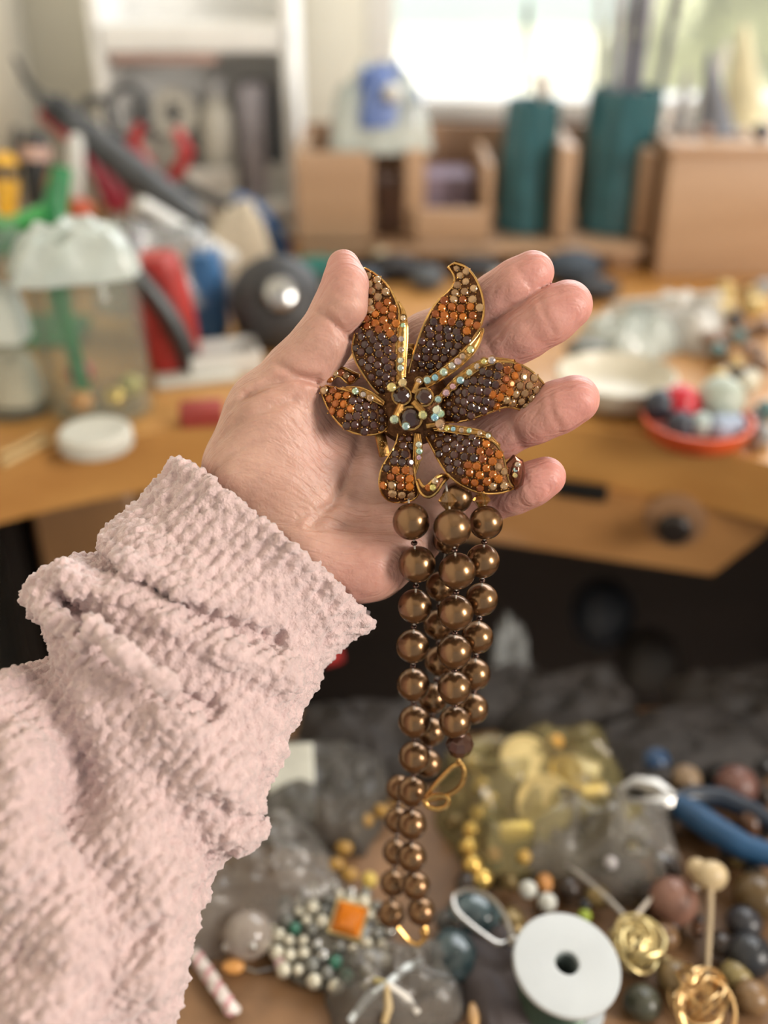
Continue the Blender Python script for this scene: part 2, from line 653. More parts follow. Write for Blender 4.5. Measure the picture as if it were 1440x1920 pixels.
# legs, and panels coloured near-black for the shade underneath
for x, y in ((-0.215, 0.66), (0.80, 0.50), (-0.34, 1.22), (1.14, 1.22)):
    MB().box((x, y, 0.453), (0.075, 0.075, 0.905), bev=0.006).build('leg', wood('leg_wood', (0.24, 0.125, 0.05), (0.18, 0.09, 0.035), 26, axis=(1, 1, .12)), bench)
MB().box((0.36, 1.0, 0.50), (1.5, 0.02, 0.80)).build('back_panel', shade_dark_wood, bench, smooth=False)
MB().box((0.36, 0.83, 0.30), (1.4, 0.30, 0.02)).build('lower_shelf', shade_dark_wood, bench, smooth=False)
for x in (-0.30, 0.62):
    MB().box((x, 0.84, 0.60), (0.02, 0.30, 0.60)).build('side_panel', shade_dark_wood, bench, smooth=False)
# the catch tray pulled out over the lap
TZ = 0.80
leather = mat('tan_leather', (0.200, 0.105, 0.046), 0.6, var=0.30, vscale=30, bump=0.4, bscale=350, bdist=0.0006)
tray = MB().box((0.03, 0.285, TZ - 0.008), (0.72, 0.47, 0.016), bev=0.002).build('catch_tray', leather, bench)
for c, s in (((-0.336, 0.285, TZ + 0.006), (0.012, 0.47, 0.044)), ((0.396, 0.285, TZ + 0.006), (0.012, 0.47, 0.044))):
    MB().box(c, s, bev=0.003).build('tray_rim', wood('tray_wood', (0.10, 0.055, 0.03), (0.07, 0.038, 0.02), 20), tray)
for x in (-0.345, 0.405):
    MB().box((x, 0.62, 0.855), (0.012, 0.5, 0.105)).build('tray_runner', shade_dark_wood, bench, smooth=False)
# ------------------------------------------------------------------ the hand and its sleeve
def skin_material():
    m = bpy.data.materials.new('skin')
    m.use_nodes = True
    N, L = m.node_tree.nodes, m.node_tree.links
    b = N['Principled BSDF']
    t = N.new('ShaderNodeTexCoord')
    n1 = N.new('ShaderNodeTexNoise')
    n1.inputs['Scale'].default_value = 55
    n1.inputs['Detail'].default_value = 6
    L.new(t.outputs['Object'], n1.inputs['Vector'])
    r = N.new('ShaderNodeValToRGB')
    r.color_ramp.elements[0].position = 0.35
    r.color_ramp.elements[1].position = 0.7
    r.color_ramp.elements[0].color = (0.50, 0.290, 0.220, 1)
    r.color_ramp.elements[1].color = (0.60, 0.370, 0.290, 1)
    L.new(n1.outputs['Fac'], r.inputs[0])
    at = N.new('ShaderNodeAttribute')
    at.attribute_name = 'blush'
    mx = N.new('ShaderNodeMix')
    mx.data_type = 'RGBA'
    L.new(at.outputs['Fac'], mx.inputs['Factor'])
    L.new(r.outputs[0], mx.inputs[6])
    mx.inputs[7].default_value = (0.58, 0.255, 0.220, 1)
    # mottling
    n4 = N.new('ShaderNodeTexNoise')
    n4.inputs['Scale'].default_value = 260
    n4.inputs['Detail'].default_value = 3
    L.new(t.outputs['Object'], n4.inputs['Vector'])
    mm = N.new('ShaderNodeMix')
    mm.data_type = 'RGBA'
    mm.blend_type = 'OVERLAY'
    mm.inputs['Factor'].default_value = 0.16
    L.new(mx.outputs[2], mm.inputs[6])
    L.new(n4.outputs['Fac'], mm.inputs[7])
    L.new(mm.outputs[2], b.inputs['Base Color'])
    b.inputs['Roughness'].default_value = 0.47
    b.inputs['Subsurface Weight'].default_value = 0.35
    b.inputs['Subsurface Radius'].default_value = (0.0045, 0.0018, 0.0010)
    b.inputs['Subsurface Scale'].default_value = 1.0
    # fine skin lines: two crossing sets of wrinkles and pores
    hs = []
    for rot, sc, st in ((0.75, 70, (1, 7, 1)), (-0.5, 60, (1, 8, 1)), (1.9, 90, (1, 6, 1))):
        mp = N.new('ShaderNodeMapping')
        mp.inputs['Rotation'].default_value = (0, 0.3, rot)
        mp.inputs['Scale'].default_value = st
        L.new(t.outputs['Object'], mp.inputs[0])
        n2 = N.new('ShaderNodeTexNoise')
        n2.inputs['Scale'].default_value = sc
        n2.inputs['Detail'].default_value = 2
        n2.inputs['Distortion'].default_value = 0.6
        L.new(mp.outputs[0], n2.inputs['Vector'])
        hs.append(n2)
    a1 = N.new('ShaderNodeMath')
    L.new(hs[0].outputs['Fac'], a1.inputs[0])
    L.new(hs[1].outputs['Fac'], a1.inputs[1])
    a2 = N.new('ShaderNodeMath')
    L.new(a1.outputs[0], a2.inputs[0])
    L.new(hs[2].outputs['Fac'], a2.inputs[1])
    v = N.new('ShaderNodeTexVoronoi')
    v.feature = 'DISTANCE_TO_EDGE'
    v.inputs['Scale'].default_value = 620
    L.new(t.outputs['Object'], v.inputs['Vector'])
    vm = N.new('ShaderNodeMath')
    vm.operation = 'MULTIPLY_ADD'
    vm.inputs[1].default_value = 0.25
    L.new(v.outputs['Distance'], vm.inputs[0])
    L.new(a2.outputs[0], vm.inputs[2])
    bp = N.new('ShaderNodeBump')
    bp.inputs['Strength'].default_value = 0.6
    bp.inputs['Distance'].default_value = 0.0010
    L.new(vm.outputs[0], bp.inputs['Height'])
    L.new(bp.outputs[0], b.inputs['Normal'])
    return m


def build_hand():
    h = 0.85
    lo = np.array([-76.0, -70.0, -34.0])
    hi = np.array([86.0, 103.0, 40.0])
    G = grid(lo, hi, h)
    # palm: wrist, heel, ball of the thumb, knuckle row
    palm = chain(G, [(395, 1165, -4, 118), (470, 1085, -4, 118), (545, 1005, -4, 108)], 6, 1.35)
    for pts in ([(540, 1000, -5, 85), (640, 850, -7, 66), (738, 700, -8, 54)],
                [(560, 1010, -6, 85), (690, 880, -9, 66), (800, 765, -9, 56)],
                [(580, 1020, -6, 85), (710, 930, -9, 66), (822, 858, -10, 54)],
                [(600, 1030, -5, 85), (720, 975, -7, 70), (815, 945, -10, 52)]):
        blend(G, palm, pts, 10, 6)
    blend(G, palm, [(610, 1060, -2, 82), (690, 1042, -1, 80), (765, 1000, -4, 68)], 8, 6)
    blend(G, palm, [(468, 965, -3, 88), (474, 880, 0, 88), (500, 800, 2, 82)], 9, 6)
    blend(G, palm, [(540, 900, 0, 74), (560, 810, 0, 66)], 9, 6)
    blend(G, palm, [(540, 775, 0, 60), (625, 735, -5, 40), (720, 690, -9, 42)], 8, 6)
    d = palm.copy()
    thumb = [(500, 800, 2, 80), (509, 768, 3, 77), (560, 700, 7, 61), (588, 665, 10, 54), (611, 634, 12, 52),
             (634, 582, 14, 47), (646, 535, 16, 40), (644, 499, 17, 31)]
    blend(G, d, thumb, 5, 3.5)
    blend(G, d, [(650, 575, 20, 39), (652, 530, 20, 34)], 4)
    fingers = [
        [(745, 690, -8, 54), (800, 642, -5, 54), (868, 600, 0, 48), (934, 556, 6, 45), (968, 532, 10, 44), (998, 511, 12, 41)],
        [(800, 760, -9, 56), (850, 712, -4, 54), (905, 670, 0, 52), (985, 621, 8, 50), (1030, 593, 12, 51), (1064, 572, 14, 47)],
        [(825, 860, -10, 53), (875, 836, -5, 50), (935, 813, 0, 47), (1005, 783, 8, 46), (1045, 764, 12, 48), (1078, 749, 14, 46)],
        [(815, 950, -10, 50), (860, 952, -6, 44), (905, 945, -2, 40), (965, 924, 5, 38), (996, 908, 9, 40), (1023, 894, 10, 38)],
    ]
    for f in fingers:
        sl = sub(G, f, 19)
        d[sl] = np.minimum(d[sl], smin(palm[sl], chain([g[sl] for g in G], f, 3.0), 7))
    # flatten the knuckle-side a little, hollow of the palm
    groove(G, d, [(690, 830, 0), (720, 900, 0), (680, 960, 0)], 14.0, 4.0, (G[2] > -8).astype(np.float32))
    # creases
    front = 1.0 / (1.0 + np.exp(-(G[2] + 1.0) / 2.0))
    for pts, w, dep in (
            ([(606, 603, 0), (624, 617, 0), (640, 636, 0), (660, 650, 0)], 1.1, 1.1),
            ([(625, 592, 0), (655, 612, 0)], 1.0, 0.4),
            ([(470, 752, 0), (506, 733, 0), (552, 722, 0), (600, 722, 0)], 1.6, 1.9),
            ([(530, 692, 0), (556, 712, 0), (598, 728, 0)], 1.4, 1.4),
            ([(440, 775, 0), (480, 748, 0), (520, 742, 0), (570, 736, 0)], 1.2, 0.8),
            ([(415, 838, 0), (450, 806, 0), (490, 786, 0), (560, 757, 0)], 1.1, 0.9),
            ([(402, 905, 0), (440, 860, 0), (500, 836, 0)], 1.1, 0.7),
            ([(676, 790, 0), (672, 840, 0), (655, 895, 0), (625, 945, 0), (588, 985, 0)], 1.8, 1.7),
            ([(596, 992, 0), (650, 988, 0), (728, 992, 0)], 1.1, 0.8),
            ([(560, 975, 0), (600, 955, 0), (640, 945, 0), (690, 960, 0)], 1.1, 0.7),
            ([(470, 960, 0), (540, 1010, 0), (600, 1070, 0), (650, 1110, 0)], 1.1, 0.8),
            ([(958, 522, 0), (968, 543, 0), (982, 556, 0)], 1.0, 0.5),
            ([(996, 580, 0), (1003, 610, 0), (1022, 640, 0)], 1.1, 0.55),
            ([(1014, 752, 0), (1018, 785, 0), (1036, 812, 0)], 1.1, 0.6),
            ([(972, 893, 0), (980, 920, 0), (995, 942, 0)], 1.0, 0.5),
            ([(905, 645, 0), (918, 680, 0), (940, 705, 0)], 1.2, 0.4),
            ([(950, 790, 0), (958, 815, 0), (972, 840, 0)], 1.1, 0.5)):
        groove(G, d, pts, w, dep, front)
    v, q = surface_nets(d.astype(np.float32), lo, h)
    # relax, keep the volume
    e = np.concatenate([q[:, [0, 1]], q[:, [1, 2]], q[:, [2, 3]], q[:, [3, 0]]])
    for lam in (0.5, -0.5, 0.5, -0.5, 0.4):
        acc = np.zeros_like(v)
        n = np.zeros(len(v))
        np.add.at(acc, e[:, 0], v[e[:, 1]])
        np.add.at(acc, e[:, 1], v[e[:, 0]])
        np.add.at(n, e[:, 0], 1)
        np.add.at(n, e[:, 1], 1)
        v = v + lam * (acc / n[:, None] - v)
    blush = np.zeros(len(v))
    for (px, py, w, r, a) in ((640, 510, 17, 17, 0.75), (640, 590, 14, 15, 0.5), (1010, 505, 13, 20, 0.9), (1075, 565, 15, 22, 0.95),
                              (1090, 745, 15, 22, 1.0), (1035, 890, 11, 20, 1.0), (700, 1060, 8, 22, 0.5), (620, 830, 12, 18, 0.3),
                              (940, 560, 8, 22, 0.5), (990, 620, 8, 24, 0.5), (1000, 790, 8, 24, 0.6), (950, 930, 5, 20, 0.6), (580, 700, 12, 16, 0.35)):
        blush = np.maximum(blush, a * np.exp(-((v - hl(px, py, w)) ** 2).sum(1) / (r * r)))
    fx = np.clip((v[:, 0] - hl(860, 0, 0)[0]) / 14.0, 0, 1)
    blush = np.maximum(blush, 0.62 * fx)
    base = H(520, 1010, -5)
    root = thing('person', 'raised left hand in a pale pink fleece sleeve, cradling the jewelled flower brooch', 'person', base)
    me = fast_mesh('hand', local_to_world(v) - np.array(base), q, skin_material())
    at = me.attributes.new('blush', 'FLOAT', 'POINT')
    at.data.foreach_set('value', blush.astype(np.float32))
    hand = place('hand', me, base, root)
    hand['label'] = 'open palm with bent fingers and thumb against the brooch'
    # thumb nail seen edge-on
    mb = MB()
    vs_, fs = [], []
    cs = [hl(621, 480, 10), hl(613, 500, 9), hl(606, 525, 8)]
    for i in range(7):
        u = i / 6
        c = cs[0] * (1 - u) ** 2 + 2 * cs[1] * u * (1 - u) + cs[2] * u * u
        for j in range(7):
            s = (j / 6 - .5) * 2
            p = c + np.array([0.9 * s * s + 0.25 - 0.9 * abs(u - .45) * 0, 0, s * 5.2])
            vs_.append(p)
    for i in range(6):
        for j in range(6):
            fs.append((i * 7 + j, i * 7 + j + 1, (i + 1) * 7 + j + 1, (i + 1) * 7 + j))
    n0 = len(vs_)
    vs_ = vs_ + [p + np.array([0.9, -0.2, 0]) for p in vs_]
    fs = fs + [tuple(n0 + k for k in f[::-1]) for f in fs]
    rim = [j for j in range(7)] + [i * 7 + 6 for i in range(1, 7)] + [42 + j for j in range(5, -1, -1)] + [i * 7 for i in range(5, 0, -1)]
    for a, b in zip(rim, rim[1:] + rim[:1]):
        fs.append((a, b, n0 + b, n0 + a))
    mb.add([Vector(x) for x in local_to_world(np.array(vs_))], fs)
    mb.build('thumbnail', mat('nail', (0.66, 0.42, 0.35), 0.25, var=0.06, coat=0.4), hand)
    return root


def fleece_material():
    m = mat('fleece', (0.67, 0.490, 0.475), 0.95, var=0.13, vscale=260, bump=0.9, bscale=900, bdist=0.0011, sheen=0.55)
    return m


def build_sleeve(root):
    h = 0.85
    lo = np.array([-176.0, -178.0, -50.0])
    hi = np.array([0.0, 32.0, 92.0])
    G = grid(lo, hi, h)
    body = [(560, 965, -4, 222), (500, 1030, -3, 222), (425, 1105, 0, 216), (335, 1215, 8, 248), (262, 1370, 16, 246),
            (190, 1520, 22, 236), (130, 1660, 30, 232), (95, 1800, 38, 240), (50, 2000, 48, 246)]
    d = np.full(G[0].shape, 1e3, dtype=np.float32)
    for p, q in zip(body[:-1], body[1:]):
        blend(G, d, [p, q], 10, 5, 1.55)
    cuff_d = d.copy()
    # hem band at the cuff
    blend(G, d, [(340, 868, 4, 26), (430, 905, 19, 30), (560, 1000, 25, 34), (640, 1080, 19, 32), (690, 1150, 4, 30)], 5, 6)
    # folds
    folds = [
        ([(92, 1120, 22, 44), (150, 1085, 30, 46), (235, 1088, 34, 44), (330, 1142, 38, 42), (430, 1205, 36, 40), (530, 1262, 28, 36)], 7),
        ([(82, 1110, 24, 30), (118, 1150, 40, 33), (165, 1194, 51, 34), (222, 1240, 58, 34), (300, 1292, 58, 31), (370, 1345, 50, 26)], 4),
        ([(330, 1345, 42, 60), (400, 1450, 38, 68), (440, 1535, 32, 58), (452, 1550, 30, 46)], 8),
        ([(420, 1330, 28, 70), (470, 1400, 22, 62)], 6),
        ([(60, 1420, 52, 70), (70, 1600, 60, 80), (110, 1760, 64, 80), (90, 1900, 70, 80)], 14),
        ([(250, 1560, 50, 50), (300, 1680, 52, 56), (280, 1820, 56, 60)], 12),
        ([(20, 1290, 30, 50), (-40, 1350, 40, 70)], 10),
    ]
    for pts, k in folds:
        blend(G, d, pts, k)
    front = 1.0 / (1.0 + np.exp(-(G[2] + 14.0) / 4.0))
    for pts, w, dep in (
            ([(165, 1005, 0), (210, 1046, 0), (320, 1092, 0), (435, 1150, 0), (530, 1185, 0)], 4.0, 7.0),
            ([(60, 1195, 0), (110, 1205, 0), (165, 1270, 0), (205, 1340, 0), (225, 1420, 0)], 6.5, 10.0),
            ([(165, 1112, 0), (220, 1150, 0), (285, 1200, 0), (360, 1255, 0), (430, 1290, 0)], 4.0, 5.5),
            ([(215, 1400, 0), (195, 1520, 0), (190, 1640, 0)], 9.0, 6.0),
            ([(330, 1640, 0), (372, 1600, 0), (440, 1590, 0)], 4.0, 2.5),
            ([(355, 900, 0), (330, 960, 0)], 3.0, 1.2),
            ([(300, 960, 0), (360, 1010, 0), (430, 1040, 0)], 4.0, 1.6),
            ([(470, 1050, 0), (540, 1120, 0), (600, 1190, 0)], 4.0, 1.4),
            ([(430, 1430, 0), (470, 1470, 0), (500, 1480, 0)], 3.0, 3.5)):
        groove(G, d, pts, w, dep, front)
    # cut the cuff and hollow it
    c = hl(527, 998, 0)
    n = np.array([0.64, 0.765, -0.08])
    n = n / np.linalg.norm(n)
    pl = (G[0] - c[0]) * n[0] + (G[1] - c[1]) * n[1] + (G[2] - c[2]) * n[2]
    pl = pl + 0.0016 * ((G[0] - c[0]) * n[1] - (G[1] - c[1]) * n[0]) ** 2
    d = -smin(-d, -pl.astype(np.float32), 4.0)
    inner = np.maximum(cuff_d + 5.5, -(pl + 16))
    d = np.maximum(d, -inner)
    v, q = surface_nets(d.astype(np.float32), lo, h)
    # fleece nubs: push each point along its normal
    tri = np.cross(v[q[:, 2]] - v[q[:, 0]], v[q[:, 3]] - v[q[:, 1]])
    nr = np.zeros_like(v)
    for k in range(4):
        np.add.at(nr, q[:, k], tri)
    nr /= np.linalg.norm(nr, axis=1)[:, None] + 1e-9
    ax = np.array([-0.45, -0.86, 0.25])
    warp = v + 1.6 * np.stack([vnoise(v, 5.0, 3), vnoise(v, 5.0, 4), vnoise(v, 5.0, 5)], 1)
    al = warp @ ax
    st = warp - 0.22 * al[:, None] * ax
    w1 = worley(st, 2.9, 11)
    w2 = worley(warp, 1.9, 23)
    rib = np.sin((v @ np.array([0.62, -0.55, 0.2])) * 1.55 + 3.0 * vnoise(v, 16.0, 9))
    low = vnoise(v, 14.0, 31)
    disp = 2.7 * (0.62 - w1) + 1.4 * (0.55 - w2) + 0.60 * rib * (0.3 + low) + 1.6 * (vnoise(v, 9.0, 41) - 0.5)
    v = v + nr * disp[:, None]
    base = WL[root]
    me = fast_mesh('fleece_sleeve', local_to_world(v) - np.array(base), q, fleece_material())
    o = place('fleece_sleeve', me, base, root)
    o['label'] = 'thick pale pink bobbly fleece sleeve pushed up in folds'


person = build_hand()
build_sleeve(person)
# ------------------------------------------------------------------ the flower brooch
gold = mat('antique_gold', (0.44, 0.24, 0.075), 0.30, 1.0, var=0.35, vscale=700, bump=0.35, bscale=1500, bdist=0.0004)
gold_bright = mat('bright_gold', (0.56, 0.33, 0.11), 0.26, 1.0, var=0.2, vscale=500)
gold_dark = mat('dark_gold', (0.085, 0.038, 0.018), 0.42, 1.0, var=0.4, vscale=900, bump=0.5, bscale=1800, bdist=0.0004)


def gem_material(name, c, c2, rough=0.08, metal=0.0, trans=0.0, coat=0.5):
    m = bpy.data.materials.new(name)
    m.use_nodes = True
    N, L = m.node_tree.nodes, m.node_tree.links
    b = N['Principled BSDF']
    oi = N.new('ShaderNodeObjectInfo')
    r = N.new('ShaderNodeValToRGB')
    cols = [c, c2] if not isinstance(c, list) else c
    el = r.color_ramp.elements
    while len(el) < len(cols):
        el.new(0.5)
    for i, k in enumerate(cols):
        el[i].position = i / (len(cols) - 1)
        el[i].color = (*k, 1)
    L.new(oi.outputs['Random'], r.inputs[0])
    L.new(r.outputs[0], b.inputs['Base Color'])
    b.inputs['Roughness'].default_value = rough
    b.inputs['Metallic'].default_value = metal
    b.inputs['IOR'].default_value = 1.6
    b.inputs['Transmission Weight'].default_value = trans
    b.inputs['Coat Weight'].default_value = coat
    b.inputs['Coat Roughness'].default_value = 0.03
    return m


gem_m = {
    'dark': gem_material('smoky_stone', (0.030, 0.011, 0.009), (0.072, 0.026, 0.020), coat=.12),
    'amber': gem_material('amber_stone', (0.22, 0.048, 0.005), (0.52, 0.150, 0.010), metal=0.5),
    'topaz': gem_material('champagne_stone', (0.26, 0.140, 0.065), (0.48, 0.30, 0.150), metal=0.55),
    'crystal': gem_material('iridescent_stone', [(0.30, 0.58, 0.72), (0.70, 0.60, 0.16), (0.62, 0.36, 0.42), (0.40, 0.62, 0.42), (0.80, 0.74, 0.62), (0.40, 0.20, 0.08)], None, rough=0.05, metal=0.75),
    'big': gem_material('large_smoky_stone', (0.030, 0.010, 0.008), (0.050, 0.018, 0.012)),
}


def gem_mesh(name, m, n=10):
    vs_ = []
    for r, z, off in ((0.86, -0.35, 0), (1.0, 0.0, 0), (0.98, 0.12, 0), (0.80, 0.34, 0.5), (0.50, 0.50, 0)):
        for k in range(n):
            a = 2 * math.pi * (k + off) / n
            vs_.append((r * math.cos(a), r * math.sin(a), z))
    fs = []
    for i in range(4):
        for k in range(n):
            k2 = (k + 1) % n
            a, b, c, d = i * n + k, i * n + k2, (i + 1) * n + k2, (i + 1) * n + k
            if i == 2:
                fs += [(a, b, d), (b, c, d)]
            elif i == 3:
                fs += [(a, b, c), (a, c, d)]
            else:
                fs.append((a, b, c, d))
    fs.append(tuple(4 * n + k for k in range(n)))
    return mesh_data(name, vs_, fs, m, smooth=False)


gems = {k: gem_mesh(k + '_stone', m) for k, m in gem_m.items()}
rnd = random.Random(7)
ZX = lambda z: (560 + z[0] / 2.4, 440 + z[1] / 2.4)


def smooth_poly(pts, n, it=2):
    pts = [np.array(p, float) for p in pts]
    for _ in range(it):
        out = [pts[0]]
        for a, b in zip(pts[:-1], pts[1:]):
            out += [a * .75 + b * .25, a * .25 + b * .75]
        out.append(pts[-1])
        pts = out
    pts = np.array(pts)
    s = np.concatenate([[0], np.cumsum(np.linalg.norm(np.diff(pts, axis=0), axis=1))])
    t = np.linspace(0, s[-1], n)
    return np.stack([np.interp(t, s, pts[:, k]) for k in range(pts.shape[1])], 1)


brooch = thing('flower_brooch', 'six-petalled gold flower brooch paved with brown, amber and iridescent stones, held in the palm',
               'brooch', H(760, 770, 8))


class Leaf:
    """a curved plate between two edges given in zoom pixels, w in millimetres along it"""

    def __init__(self, Lz, Rz, ws, bulge=1.5, tilt=0.0, NS=30, NT=10, thick=0.9):
        self.L = smooth_poly([ZX(p) for p in Lz], NS)
        self.R = smooth_poly([ZX(p) for p in Rz], NS)
        self.w = np.interp(np.linspace(0, 1, NS), np.linspace(0, 1, len(ws)), ws)
        self.NS, self.NT, self.bulge, self.tilt, self.thick = NS, NT, bulge, tilt, thick

    def px(self, s, t):
        x = s * (self.NS - 1)
        i = min(int(x), self.NS - 2)
        f = x - i
        l = self.L[i] * (1 - f) + self.L[i + 1] * f
        r = self.R[i] * (1 - f) + self.R[i + 1] * f
        w = self.w[i] * (1 - f) + self.w[i + 1] * f
        p = l * (1 - t) + r * t
        return p, w + self.bulge * 4 * t * (1 - t) + self.tilt * (t - .5), np.linalg.norm(r - l)

    def pos(self, s, t):
        p, w, _ = self.px(s, t)
        return H(p[0], p[1], w)

    def normal(self, s, t):
        e = 0.02
        a = self.pos(min(1, s + e), t) - self.pos(max(0, s - e), t)
        b = self.pos(s, min(1, t + e)) - self.pos(s, max(0, t - e))
        n = a.cross(b)
        if n.length < 1e-12:
            return AB.copy()
        n.normalize()
        return n if n.dot(AB) > 0 else -n

    def plate(self, name, m, parent):
        vs_, fs = [], []
        NS, NT = self.NS, self.NT
        for lay in (0, 1):
            for i in range(NS):
                for j in range(NT + 1):
                    s, t = i / (NS - 1), j / NT
                    p = self.pos(s, t)
                    if lay:
                        p = p - self.normal(s, t) * self.thick * 1e-3
                    vs_.append(p)
        o = NS * (NT + 1)
        W_ = NT + 1
        for i in range(NS - 1):
            for j in range(NT):
                q = (i * W_ + j, i * W_ + j + 1, (i + 1) * W_ + j + 1, (i + 1) * W_ + j)
                fs.append(q)
                fs.append(tuple(o + k for k in q[::-1]))
        rim = [j for j in range(W_)] + [i * W_ + NT for i in range(1, NS)] + [(NS - 1) * W_ + j for j in range(NT - 1, -1, -1)] + [i * W_ for i in range(NS - 2, 0, -1)]
        for a, b in zip(rim, rim[1:] + rim[:1]):
            fs.append((b, a, o + a, o + b))
        mb = MB()
        mb.add(vs_, fs)
        return mb.build(name, m, parent, origin=self.pos(0.3, 0.5))

    def rim(self, parent, m=None, r=0.40, base=False):
        pts = [self.pos(i / 40, 0) for i in range(41)] + [self.pos(1, j / 6) for j in range(1, 6)] + [self.pos(1 - i / 40, 1) for i in range(41)]
        mb = MB()
        keep = [pts[0]]
        for p in pts[1:]:
            if (p - keep[-1]).length > 0.0005:
                keep.append(p)
        rr = [r * 1e-3 * (1 + 0.18 * (k % 2)) for k in range(len(keep))]
        mb.tube(keep, rr, 7, closed=False)
        return mb.build('gold_rim', m or gold_bright, parent)


STONES = [0]


def set_stone(kind, p, n, r, parent, name='stone'):
    q = n.to_track_quat('Z', 'Y') @ Quaternion((0, 0, 1), rnd.uniform(0, 6.28)) @ Quaternion((1, 0, 0), rnd.uniform(-.13, .13)) @ Quaternion((0, 1, 0), rnd.uniform(-.13, .13))
    STONES[0] += 1
    return place(name, gems[kind], p + n * 0.0001, parent, q, r)


def pave(leaf, plate, sp=17.6, ends=(0.04, 0.97), bands=(0.46, 0.72), margin=3.0):
    """rows of set stones and the gold beads between them"""
    c = [leaf.px(i / 60, .5)[0] for i in range(61)]
    ln = np.concatenate([[0], np.cumsum([np.linalg.norm(c[i + 1] - c[i]) for i in range(60)])])
    tot = ln[-1]
    y = tot * ends[0] + sp * .4
    row = 0
    prong = MB()
    while y < tot * ends[1]:
        s = float(np.interp(y, ln, np.linspace(0, 1, 61)))
        wd = leaf.px(s, .5)[2]
        use = wd - 2 * margin
        n = int(use / sp + 0.45)
        small = s < 0.13
        if n >= 1:
            off = 0.25 * (1 if row % 2 else -1)
            for k in range(n):
                x = wd / 2 + (k - (n - 1) / 2 + (off if n > 1 else 0)) * (use / max(n, use / sp))
                t = x / wd
                if not 0.04 < t < 0.96:
                    continue
                sj = s + rnd.uniform(-.01, .01)
                e = sj + rnd.uniform(-.045, .045) + 0.10 * (t - .5)
                kind = 'dark' if e < bands[0] else 'amber' if e < bands[1] else 'topaz'
                p, nr = leaf.pos(sj, t), leaf.normal(sj, t)
                r = sp * 0.485 * 0.000188 * (0.72 if small else rnd.uniform(0.93, 1.06))
                set_stone(kind, p, nr, r, plate)
                for a in range(4):
                    an = rnd.uniform(0, .5) + a * 1.57 + .5
                    pe = p + (AX * math.cos(an) + AU * math.sin(an)) * sp * 0.000098 + nr * 0.00035
                    prong.ball(pe, rnd.uniform(0.00024, 0.00040), 5, 4)
        y += sp * 0.87
        row += 1
    o = prong.build('setting_beads', gold_bright, plate)
    o['kind'] = 'stuff'


def crystals(pts, ws, parent, r=6.3, kind='crystal'):
    pts = [ZX(p) for p in pts]
    for i, p in enumerate(pts):
        w = ws[0] + (ws[1] - ws[0]) * i / max(1, len(pts) - 1)
        n = (AB + AX * rnd.uniform(-.25, .25) + AU * rnd.uniform(-.25, .25)).normalized()
        c = place('crystal', gems[kind], H(p[0], p[1], w), parent,
                  n.to_track_quat('Z', 'Y'), r * rnd.uniform(.85, 1.12) * 0.00019)
        b = MB()


def cups(pts, ws, parent, r=7.2):
    """gold collets under a row of crystals"""
    mb = MB()
    q = AB.to_track_quat('Z', 'Y')
    for i, p in enumerate([ZX(k) for k in pts]):
        w = ws[0] + (ws[1] - ws[0]) * i / max(1, len(pts) - 1)
        mb.lathe(H(p[0], p[1], w - 1.2), [(r * .00012, 0), (r * .00019, .0006), (r * .000195, .0013), (r * .00015, .0013), (r * .00012, .0008)], 10, q)
    o = mb.build('collets', gold, parent)
    o['kind'] = 'stuff'


def petal(Lz, Rz, ws, label, bulge=1.5, tilt=0.0, bands=(0.46, 0.72), sp=17.6, ends=(0.04, 0.97), NS=30):
    lf = Leaf(Lz, Rz, ws, bulge, tilt, NS)
    pl = lf.plate('petal', gold_dark, brooch)
    pl['label'] = label
    lf.rim(pl)
    pave(lf, pl, sp, ends, bands)
    return lf, pl


def fold(Lz, Rz, ws, stones, sw, bulge=0.8, tilt=0.0, r=6.3):
    lf = Leaf(Lz, Rz, ws, bulge, tilt, 24, 5, 0.8)
    pl = lf.plate('petal_fold', gold, brooch)
    lf.rim(pl, r=0.32)
    cups(stones, (sw[0] - .2, sw[1] - .2), pl, r + 1)
    crystals(stones, sw, pl, r)
    return pl


# the six petals
petal([(392, 745), (330, 690), (285, 620), (250, 560), (238, 500), (262, 420), (278, 330), (285, 250), (285, 195), (292, 155)],
      [(440, 690), (438, 600), (437, 540), (442, 450), (457, 370), (445, 310), (405, 230), (350, 180), (320, 162), (297, 150)],
      [16, 19, 20, 18, 15], 'upright petal under the thumb', 1.6, 2.0, (0.50, 0.68))
petal([(488, 660), (500, 590), (525, 510), (560, 410), (600, 330), (645, 278), (690, 240), (706, 205), (694, 168), (672, 146)],
      [(600, 645), (680, 575), (760, 505), (812, 430), (834, 370), (834, 300), (812, 225), (782, 172), (745, 138), (700, 128)],
      [16, 20, 22, 20, 16], 'upright petal with a hooked tip', -1.2, 1.0, (0.47, 0.66))
petal([(650, 722), (720, 672), (800, 612), (870, 578), (950, 570), (1020, 592), (1078, 640), (1118, 692)],
      [(640, 845), (740, 842), (820, 815), (885, 790), (935, 772), (985, 783), (1020, 800), (1042, 806)],
      [16, 20, 21, 18, 13], 'sideways petal reaching the ring finger', 2.0, -2.0, (0.54, 0.72))
petal([(560, 885), (600, 960), (640, 1040), (690, 1100), (750, 1140), (820, 1165), (900, 1166), (960, 1146)],
      [(650, 878), (740, 893), (840, 907), (890, 942), (920, 990), (935, 1060), (945, 1110), (966, 1138)],
      [16, 20, 22, 21, 18], 'lower petal with an amber middle and pale tip', 1.6, 1.5, (0.48, 0.76))
petal([(450, 885), (440, 940), (405, 1000), (372, 1050), (360, 1110), (370, 1162), (400, 1195), (430, 1203)],
      [(532, 890), (524, 960), (517, 1020), (520, 1080), (532, 1130), (545, 1165), (515, 1195), (470, 1205)],
      [16, 19, 20, 18, 14], 'short bottom petal', 1.8, 0.0, (0.50, 0.72))
